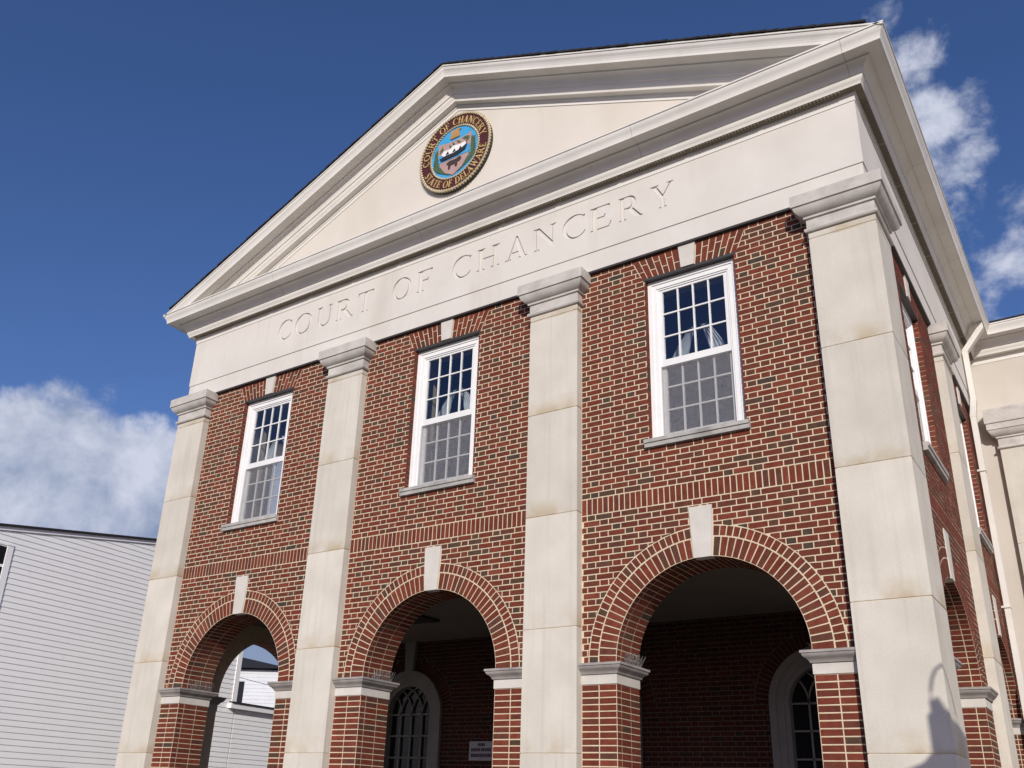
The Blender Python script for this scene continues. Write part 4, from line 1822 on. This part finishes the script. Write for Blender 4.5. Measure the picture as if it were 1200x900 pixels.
# one-storey rear part of the house
mb = MB()
lapsiding(mb, hf, 6.98, 13, .3, lambda u: 3.72)
mb.prism([[(6.98, 0), (13, 0), (13, 3.70), (6.98, 3.70)]], hf, -5, -.005)
mb.build('rear_wall', 'siding', house)
mb = MB()
mb.hexa([hf(6.72, 3.62, -.1), hf(13.3, 3.62, -.1), hf(13.3, 3.62, .12), hf(6.72, 3.62, .12)],
        [hf(6.72, 3.74, -.1), hf(13.3, 3.74, -.1), hf(13.3, 3.74, .12), hf(6.72, 3.74, .12)])
mb.build('eave_board', 'siding', house)
mb = MB()
mb.hexa([hf(6.74, 3.742, .15), hf(13.3, 3.742, .15), hf(13.3, 4.10, -4.5), hf(6.99, 4.10, -4.5)],
        [hf(6.74, 3.775, .15), hf(13.3, 3.775, .15), hf(13.3, 4.14, -4.5), hf(6.99, 4.14, -4.5)])
mb.build('rear_roof', 'roof', house)

# ------------------------------------------------------------------ white house farther off
fa = rad(28)
FP = Vector((-24.2, 17.6, 0))
fdv = Vector((math.cos(fa), math.sin(fa), 0))
fnv = Vector((math.sin(fa), -math.cos(fa), 0))
far = thing('distant_house', FP, 'bright white sided house with a dark hip roof glimpsed through the left arch', 'house')


def ff(u, v, d):
    p = FP + fdv * u + fnv * d
    return (p.x, p.y, v)


LAP = .15
mb = MB()
lapsiding(mb, ff, -9, 1.95, .3, lambda u: 6.60)
mb.prism([[(-9, 0), (1.95, 0), (1.95, 6.62), (-9, 6.62)]], ff, -8, -.005)
mb.build('siding_wall', 'farside', far)
mb = MB()
e, zr = .3, 7.75
p = [ff(-9 - e, 6.66, e), ff(1.95 + e, 6.66, e), ff(1.95 + e, 6.66, -8 - e), ff(-9 - e, 6.66, -8 - e), ff(-5.4, zr, -4), ff(-1.9, zr, -4)]
for q in ((0, 1, 5, 4), (1, 2, 5), (2, 3, 4, 5), (3, 0, 4), (3, 2, 1, 0)):
    mb.face([p[i] for i in q])
mb.build('roof', 'roof', far)
mb = MB()
mb.hexa([ff(-.55, 4.6, -.02), ff(.20, 4.6, -.02), ff(.20, 4.6, .03), ff(-.55, 4.6, .03)], [ff(-.55, 6.12, -.02), ff(.20, 6.12, -.02), ff(.20, 6.12, .03), ff(-.55, 6.12, .03)])
mb.build('window', 'darkglass', far)

# overhead service wire between the houses
w0, w1 = Vector((-19.6, 13.2, 5.62)), Vector((-10.4, 14.4, 4.35))
mb = MB()
mb.tube([w0 + (w1 - w0) * i / 12 - Vector((0, 0, .25 * math.sin(math.pi * i / 12))) for i in range(13)], .010, 6)
tag(mb.build('overhead_wire', 'wire', None), 'thin black service wire strung in front of the distant white house', 'wire')

# ------------------------------------------------------------------ unseen crook pole plus an added plate, shaped to cast the corner pilaster shadow
tt = 5.2
LO = Vector((5.60, -.11, 2.50)) + SUN * tt
caster = thing('shadow_pole', (LO.x, LO.y, 0), 'unseen black crook pole with an added plate shaped to shadow the corner pilaster', 'banner pole')


def lp(x, z, d=0.0):
    """point whose shadow falls at x, z on the pilaster face"""
    return Vector((x, -.11 + d, z)) + SUN * tt


mb = MB()
pb = lp(5.52, 2.45)
mb.tube([Vector((pb.x, pb.y, 0)), pb], .03, 10)
mb.build('post', 'dgrey', caster)
mb = MB()
mb.tube([lp(5.535, 2.44), lp(5.53, 2.55), lp(5.545, 2.66), lp(5.565, 2.74), lp(5.60, 2.81), lp(5.65, 2.845), lp(5.72, 2.83), lp(5.80, 2.74), lp(5.84, 2.62)], .014, 8)
mb.build('crook', 'dgrey', caster)
mb = MB()  # added plate, its outline drawn from the shadow it should throw
mb.prism([[(5.20, 1.75), (6.20, 1.75), (6.20, 2.66), (6.05, 2.66), (5.84, 2.56), (5.69, 2.44), (5.63, 2.48), (5.59, 2.56), (5.57, 2.585), (5.555, 2.56), (5.55, 2.40), (5.52, 2.18), (5.40, 2.06), (5.20, 1.98)]],
         lambda u, v, d: lp(u, v, -d), -.02, .02)
mb.build('shadowcaster', 'dgrey', caster)

# ------------------------------------------------------------------ ground
mb = MB()
mb.face([(-600, -600, 0), (600, -600, 0), (600, 600, 0), (-600, 600, 0)])
structure(mb.build('ground', 'asphalt'))
mb = MB()
mb.box(-9.5, 24, -4.2, 12, .004, .10)
structure(mb.build('pavement', 'pave'))
mb = MB()
mb.box(-XW + T, XW - T, .02, YB, .104, .16)
structure(mb.build('porch_floor', 'porchfloor'))

SC.cycles.max_bounces = 8
SC.cycles.diffuse_bounces = 3
SC.cycles.transparent_max_bounces = 12
